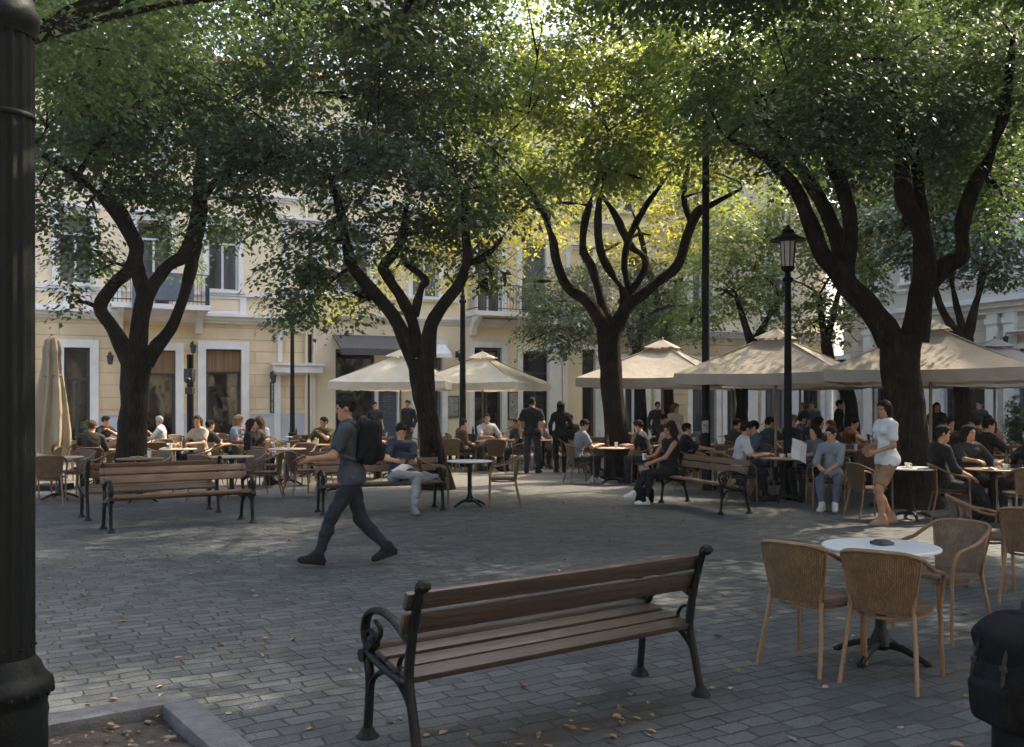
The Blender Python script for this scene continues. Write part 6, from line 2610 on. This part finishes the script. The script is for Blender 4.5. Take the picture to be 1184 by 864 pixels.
tb.rotation_euler = (0, 0, .6)

# --- the couple at the table on the right
cx0, cy0 = SEATS.get((IDX['the table of the couple with the white paper'], 'left'), (4.0, 16.2, 1, 0))[:2]
person('man in white shirt and dark trousers leaning on the round table beside the lantern post', cx0, cy0, (1, -.1),
       sit(lean=14, hpitch=-10, hyaw=10, hl=(-.12, .42, .79), hr=(.16, .36, .79), fl=(-.1, .42, .085), fr=(.14, .2, .1)), shirt=(.5, .51, .52), pants=(.02, .022, .027), hair=(.016, .012, .01), H=1.78, h=.011, skin=skin_dk)
wgx, wgy = gx(961, 15.1), 15.1
chair(wgx + .02, wgy + .02, (-.5, -.86), 'cane chair under the seated woman in the grey top')
_, J = person('woman in grey top and blue jeans seated facing us beside the lantern post', wgx, wgy, (-.45, -.89),
              sit(lean=-2, slump=.08, hyaw=-35, hpitch=-8, hl=(-.04, .3, .68), hr=(.14, .26, .70), fl=(-.12, .4, .085), fr=(.07, .48, .085)), shirt=(.22, .25, .28), pants=(.10, .125, .16), shoes=(.55, .56, .56), hair=(.028, .018, .012), hs='short', H=1.68, h=.011, sleeve='long', female=True)
m = MB()
m.grid(lambda u, v: (.3 * (u - .5), .05 * abs(u - .5) + .012 * math.sin(v * 5), .38 * (v - .5)), 10, 8)
pp = tag(m.build('menu_sheet', paper_m), 'white folded paper standing on the table of the couple', 'menu')
pp.location = (gx(925, 15.95), 15.95, .88)
pp.rotation_euler = (-.45, .35, .3)
person('person in a dark top mostly hidden behind the white folded paper', gx(940, 16.6), 16.6, (-.9, -.4), sit(hyaw=0, hl=(-.1, .4, .79), hr=(.1, .4, .79)), shirt=(.12, .12, .13), pants=(.03, .03, .034), hair=(.02, .015, .012), hs='long', H=1.66, h=.014, sleeve='long', female=True)
chair(gx(940, 16.6), 16.62, (-.9, -.4), 'cane chair hidden behind the white folded paper', 1)

# --- the woman walking on the right
person('walking woman in white t-shirt and tan shorts in front of the largest trunk', gx(1026, 13.1), 13.1, (-.97, -.25),
       dict(pel=(0, 0, .93), lean=3, hyaw=12, hpitch=-6, fl=(-.07, .13, .09), fr=(.08, -.12, .1), fdl=(0, 1, 0), fdr=(.1, 1, -.1), kl=(0, 1, 0), kr=(0, 1, 0), hl=(-.12, .28, 1.03), el=(-.5, -.8, -.5), pnl=(1, 0, 0), curll=.7, hr=(.16, .22, 1.06), er=(.5, -.9, -.4), pnr=(-1, 0, 0)),
       shirt=(.62, .63, .64), pants=(.27, .165, .1), shoes=(.3, .2, .13), hair=(.018, .013, .01), hs='long', H=1.72, h=.0095, female=True, cuff=.4, skin=skin_dk)


ARMS = [dict(lean=10, hl=(-.16, .4, .79), hr=(.16, .42, .79)),
        dict(lean=18, slump=.08, hl=(-.1, .4, .79), hr=(.08, .22, .98), er=(.8, .3, -.6), curlr=1.2),
        dict(lean=-6, slump=.1, hl=(-.14, .2, .68), hr=(.14, .22, .69)),
        dict(lean=6, hl=(-.05, .25, .82), hr=(.07, .27, .82), el=(-.9, 0, -.4), er=(.9, 0, -.4)),
        dict(lean=12, hl=(.02, .2, .99), el=(-.8, .3, -.6), curll=1.2, hr=(.2, .4, .79)),
        dict(lean=2, hl=(-.3, .25, .72), hr=(.12, .42, .84), curlr=1.1)]


def seated(ti, sd, label, **k):
    """someone on a terrace chair"""
    key = (IDX[ti], sd)
    if key not in SEATS:
        px, d = TER[IDX[ti]][:2]
        v = SIDES[sd]
        SEATS[key] = (gx(px, d) + v[0] * .62, d + v[1] * .62, -v[0], -v[1])
    sx, sy, fx, fy = SEATS[key]
    P = k.pop('pose', {})
    if P is arms:
        P = dict(srng.choice(ARMS), hyaw=srng.uniform(-40, 40), hpitch=srng.uniform(-16, 4), side=srng.uniform(-6, 6))
        k.setdefault('H', srng.uniform(1.64, 1.84))
    P = sit(**P)
    return person(label, sx, sy, (fx, fy), P, **k)


HB, HD, HG = (.09, .05, .025), (.016, .012, .01), (.42, .4, .38)
srng = random.Random(33)
arms = dict(lean=10, hl=(-.16, .4, .79), hr=(.16, .42, .79))
seated('the table right of the folded parasol', 'near', 'brown haired guest in dark jacket, back to us, next to the folded parasol', shirt=(.04, .036, .032), hair=(.11, .055, .028), sleeve='long', pose=arms)
seated('the table beside the leftmost full trunk', 'left', 'guest in black half hidden left of the leftmost full trunk', shirt=(.012, .012, .014), hair=HD, sleeve='long', pose=arms)
seated('the table beside the leftmost full trunk', 'right', 'grey haired man in white shirt just right of the leftmost full trunk', shirt=(.55, .55, .54), hair=HG, sleeve='long', pose=dict(lean=8, hyaw=-35, hl=(-.14, .4, .8), hr=(.1, .3, .95)))
seated('the table right of the short black post', 'near', 'dark haired man in dark t-shirt, back to us, right of the short black post', shirt=(.03, .034, .042), hair=HD, pose=arms)
seated('the table right of the short black post', 'right', 'long brown haired woman in dark top seated below the drainpipe', shirt=(.05, .04, .035), hair=HB, hs='long', female=True, sleeve='long', pose=arms)
seated('the table below the left lantern post', 'left', 'guest in black seated left of the left lantern post', shirt=(.015, .015, .017), hair=(.04, .025, .016), hs='long', female=True, sleeve='long', pose=dict(lean=5))
seated('the table left of the second trunk', 'left', 'guest in grey shirt seated behind the walking man', shirt=(.16, .16, .17), hair=HD, pose=arms)
seated('the table right of the post with thick base', 'left', 'guest in brown top seated just right of the thick based post', shirt=(.1, .06, .04), hair=HD, sleeve='long', pose=arms)
seated('the table right of the post with thick base', 'far', 'guest in white shirt seated facing us right of the thick based post', shirt=(.55, .55, .54), hair=(.05, .03, .02), sleeve='long', pose=arms)
seated('the table right of the post with thick base', 'right', 'guest in dark top seated just left of the standing man in black', shirt=(.03, .028, .028), hair=HB, hs='long', female=True, sleeve='long', pose=arms)
seated('the table right of the standing couple', 'far', 'guest in dark top seated behind the standing woman in black', shirt=(.04, .04, .045), hair=HD, pose=arms)
seated('the table at the third trunk with two people', 'left', 'guest in grey patterned shirt seated facing right at the third trunk', shirt=(.22, .24, .27), pants=(.025, .027, .03), shoes=(.4, .4, .4), hair=HD, h=.012, pose=dict(lean=16, hpitch=-18, hl=(-.1, .42, .8), hr=(.14, .4, .8)))
seated('the table at the third trunk with two people', 'right', 'broad guest in black hunched at the foot of the third trunk', shirt=(.018, .02, .024), hair=HD, sleeve='long', h=.012, pose=dict(lean=20, hpitch=-15, hl=(-.14, .4, .79), hr=(.16, .42, .79)))
seated('the table beside the standing long haired woman', 'left', 'guest in dark top seated left of the standing long haired woman', shirt=(.05, .035, .03), hair=HD, sleeve='long', pose=arms)
seated('the table behind the bench of the woman in black', 'left', 'dark haired guest in black behind the bench of the woman in black', shirt=(.014, .015, .017), hair=HD, sleeve='long', pose=arms)
seated('the table behind the bench of the woman in black', 'right', 'guest in blue denim jacket seated by the tall thin pole', shirt=(.075, .1, .14), hair=HD, sleeve='long', pose=dict(lean=14, hl=(-.16, .4, .79), hr=(.16, .42, .79)))
seated('the table behind the lantern lamp post', 'right', 'guest in dark top seated right behind the lantern lamp post', shirt=(.03, .03, .034), hair=HB, pose=arms)
seated('the table behind the lantern lamp post', 'left', 'guest in dark green top seated left behind the lantern lamp post', shirt=(.035, .045, .035), hair=HD, sleeve='long', pose=arms)
seated('the table behind the woman in the grey top', 'right', 'guest in black seated between the grey top and the walking woman', shirt=(.015, .015, .016), hair=HD, sleeve='long', pose=arms)
seated('the table behind the woman in the grey top', 'left', 'guest in dark brown top behind the woman in the grey top', shirt=(.06, .04, .03), hair=HD, hs='long', female=True, sleeve='long', pose=arms)
seated('the table under the big right parasol', 'far', 'guest in dark red brown top under the biggest parasol', shirt=(.09, .035, .025), hair=HD, sleeve='long', pose=arms)
seated('the table under the big right parasol', 'left', 'long haired guest in black just right of the largest trunk', shirt=(.014, .014, .016), hair=(.028, .017, .011), hs='long', female=True, sleeve='long', pose=dict(lean=4))
seated('the table of the dark dressed guests on the right', 'left', 'guest in black leaning back right of the small white table', shirt=(.016, .017, .02), pants=(.018, .019, .022), hair=HD, sleeve='long', h=.011, pose=dict(lean=-8, slump=.1, hyaw=10, fl=(-.12, .5, .085), fr=(.1, .55, .085)))
seated('the table of the dark dressed guests on the right', 'far', 'guest in charcoal top facing us at the right edge table', shirt=(.04, .042, .046), hair=HD, hs='long', female=True, sleeve='long', h=.011, pose=arms)
seated('the table of the dark dressed guests on the right', 'right', 'curly haired guest in black cut by the right edge of the photo', shirt=(.014, .014, .016), hair=HD, hs='curly', female=True, sleeve='long', h=.011, pose=arms)
seated('the table in front of the pale panelled shutters', 'left', 'guest in black seated before the pale panelled shutters', shirt=(.02, .02, .022), hair=HD, sleeve='long', pose=arms)
seated('the table in front of the pale panelled shutters', 'far', 'guest in tan shirt seated facing us before the pale panelled shutters', shirt=(.24, .15, .08), hair=HD, pose=arms)
seated('the table behind the walking woman in white', 'left', 'guest in rust top half hidden by the walking woman in white', shirt=(.14, .06, .03), hair=HD, pose=arms)
seated('the table behind the largest trunk', 'right', 'guest in grey top seated behind the largest trunk', shirt=(.1, .1, .105), hair=HD, pose=arms)
seated('the table under the edge of the middle beige parasol', 'left', 'guest in dark blue top seated under the edge of the wide beige parasol', shirt=(.03, .04, .06), hair=HD, pose=arms)
HBL, HGR, HRD = (.3, .2, .1), (.2, .19, .18), (.13, .05, .025)
seated('the table halfway between short post and left lantern post', 'left', 'blond guest in pale blue shirt at the table between short post and lantern post', shirt=(.22, .28, .34), hair=HBL, hs='long', female=True, pose=arms)
seated('the table halfway between short post and left lantern post', 'far', 'guest in white t-shirt facing us between short post and left lantern post', shirt=(.5, .5, .49), hair=HD, pose=arms)
seated('the table just left of the walking man', 'far', 'guest in olive top seated just left of the walking man', shirt=(.09, .09, .05), hair=HD, sleeve='long', pose=arms)
seated('the table in front of the grey haired man', 'far', 'brown haired guest in cream top just right of the leftmost full trunk', shirt=(.42, .36, .28), hair=HB, hs='long', female=True, pose=arms)
seated('the table seen between the two standing people', 'far', 'guest in pale shirt glimpsed between the two standing people in black', shirt=(.4, .4, .4), hair=HD, pose=arms)
seated('the table under the parasol right of the third trunk', 'left', 'guest in mustard top under the parasol right of the third trunk', shirt=(.28, .17, .05), hair=HB, pose=arms)
seated('the table under the parasol right of the third trunk', 'far', 'guest in white blouse facing us under the parasol right of the third trunk', shirt=(.5, .49, .47), hair=HB, hs='long', female=True, pose=arms)
seated('the table in the middle of the right hand crowd', 'left', 'guest in dark teal top in the middle of the right hand crowd', shirt=(.03, .06, .06), hair=HD, pose=arms)
seated('the table in the middle of the right hand crowd', 'right', 'red haired guest in black in the middle of the right hand crowd', shirt=(.02, .02, .022), hair=HRD, hs='long', female=True, sleeve='long', pose=arms)
seated('the table behind the long haired guest in black', 'far', 'guest in grey blue shirt behind the long haired guest in black', shirt=(.12, .15, .2), hair=HGR, sleeve='long', pose=arms)
seated('the table at the right edge below the parasol', 'left', 'guest in black hoodie at the right edge below the parasol', shirt=(.018, .018, .02), hair=HD, sleeve='long', pose=arms)
seated('the table at the right edge below the parasol', 'far', 'guest in rose top facing us at the right edge below the parasol', shirt=(.22, .1, .09), hair=HB, hs='long', female=True, pose=arms)
st = lambda **k: dict(dict(hl=(-.25, .1, .93), hr=(.25, .06, .93)), **k)
person('long haired woman in white top standing right of the third trunk', gx(787, 22.6), 23.4, (.3, -1), st(hyaw=30, hpitch=-12, hr=(.12, .3, 1.05), pnr=(-1, 0, 0)), shirt=(.5, .49, .46), pants=(.45, .44, .42), hair=(.16, .1, .06), hs='long', H=1.66, female=True, sleeve='long')
person('waiter in black standing in the slate blue shop doorway', gx(472, 29.5), 29.5, (-.5, -1), st(), shirt=(.02, .022, .028), H=1.76, h=.016, sleeve='long')
person('dark figure standing at the awning shop window', gx(433, 30.5), 30.5, (.6, -1), st(), shirt=(.03, .032, .04), H=1.7, h=.016)
person('woman with red brown hair standing far back right of the lantern lamp post', gx(929, 29.5), 29.5, (-1, -.3), st(), shirt=(.04, .035, .035), hair=(.16, .06, .03), hs='long', H=1.68, h=.016, female=True)
person('person in grey standing beside the red brown haired woman', gx(939, 29.9), 29.9, (-.6, -1), st(), shirt=(.12, .12, .13), H=1.72, h=.016)
person('dark dressed man standing by the slim leaning tree', gx(970, 25.2), 25.2, (1, -.5), st(), shirt=(.016, .017, .02), H=1.74, h=.016, sleeve='long')
person('dark haired person in black standing just right of the largest trunk', gx(1083, 24), 24, (-.3, -1), st(), shirt=(.014, .014, .016), hair=HD, hs='long', H=1.68, h=.015, sleeve='long', female=True)
person('dark dressed person standing below the beige parasol right of the third trunk', gx(760, 28.3), 28.3, (.2, -1), st(), shirt=(.03, .03, .035), H=1.7, h=.016, sleeve='long')
person('person in dark top standing between the biggest parasol pole and the pale panelled shutters', gx(1133, 26), 26, (-1, -.4), st(), shirt=(.05, .052, .06), H=1.74, h=.016, sleeve='long')

# --- black backpack in the right corner, hung over a low dark bollard
fd = 3.75
fx = gx(1189, fd)
m = MB()
m.lathe([(.13, 0), (.13, .05), (.118, .08), (.115, .66), (.122, .68), (.122, .71), (.1, .75), (.03, .78)], (0, 0, 0), 28)
bo = tag(m.build('bollard', post_m), 'low dark bollard in the right corner under the black backpack', 'bollard')
bo.location = (fx, fd + .03, 0)
b2p = backpack('bulging black backpack hung over the bollard in the lower right corner', .42, .005, True)
b2p.location = (fx - .0, fd - .1, .665)
b2p.rotation_euler = (-.12, .0, PI / 2 + .25)

# thin evening haze over the square
m, nt, N, L = nodes_of('thin_haze')
out = N('ShaderNodeOutputMaterial')
v = N('ShaderNodeVolumePrincipled')
v.inputs['Density'].default_value = .0006
v.inputs['Color'].default_value = (.92, .93, .9, 1)
v.inputs['Anisotropy'].default_value = .3
L(v.outputs[0], out.inputs['Volume'])
hz = MB()
hz.box((0, 15, 9.5), (90, 90, 21))
tag(hz.build('haze', m, smooth=False), kind='stuff')
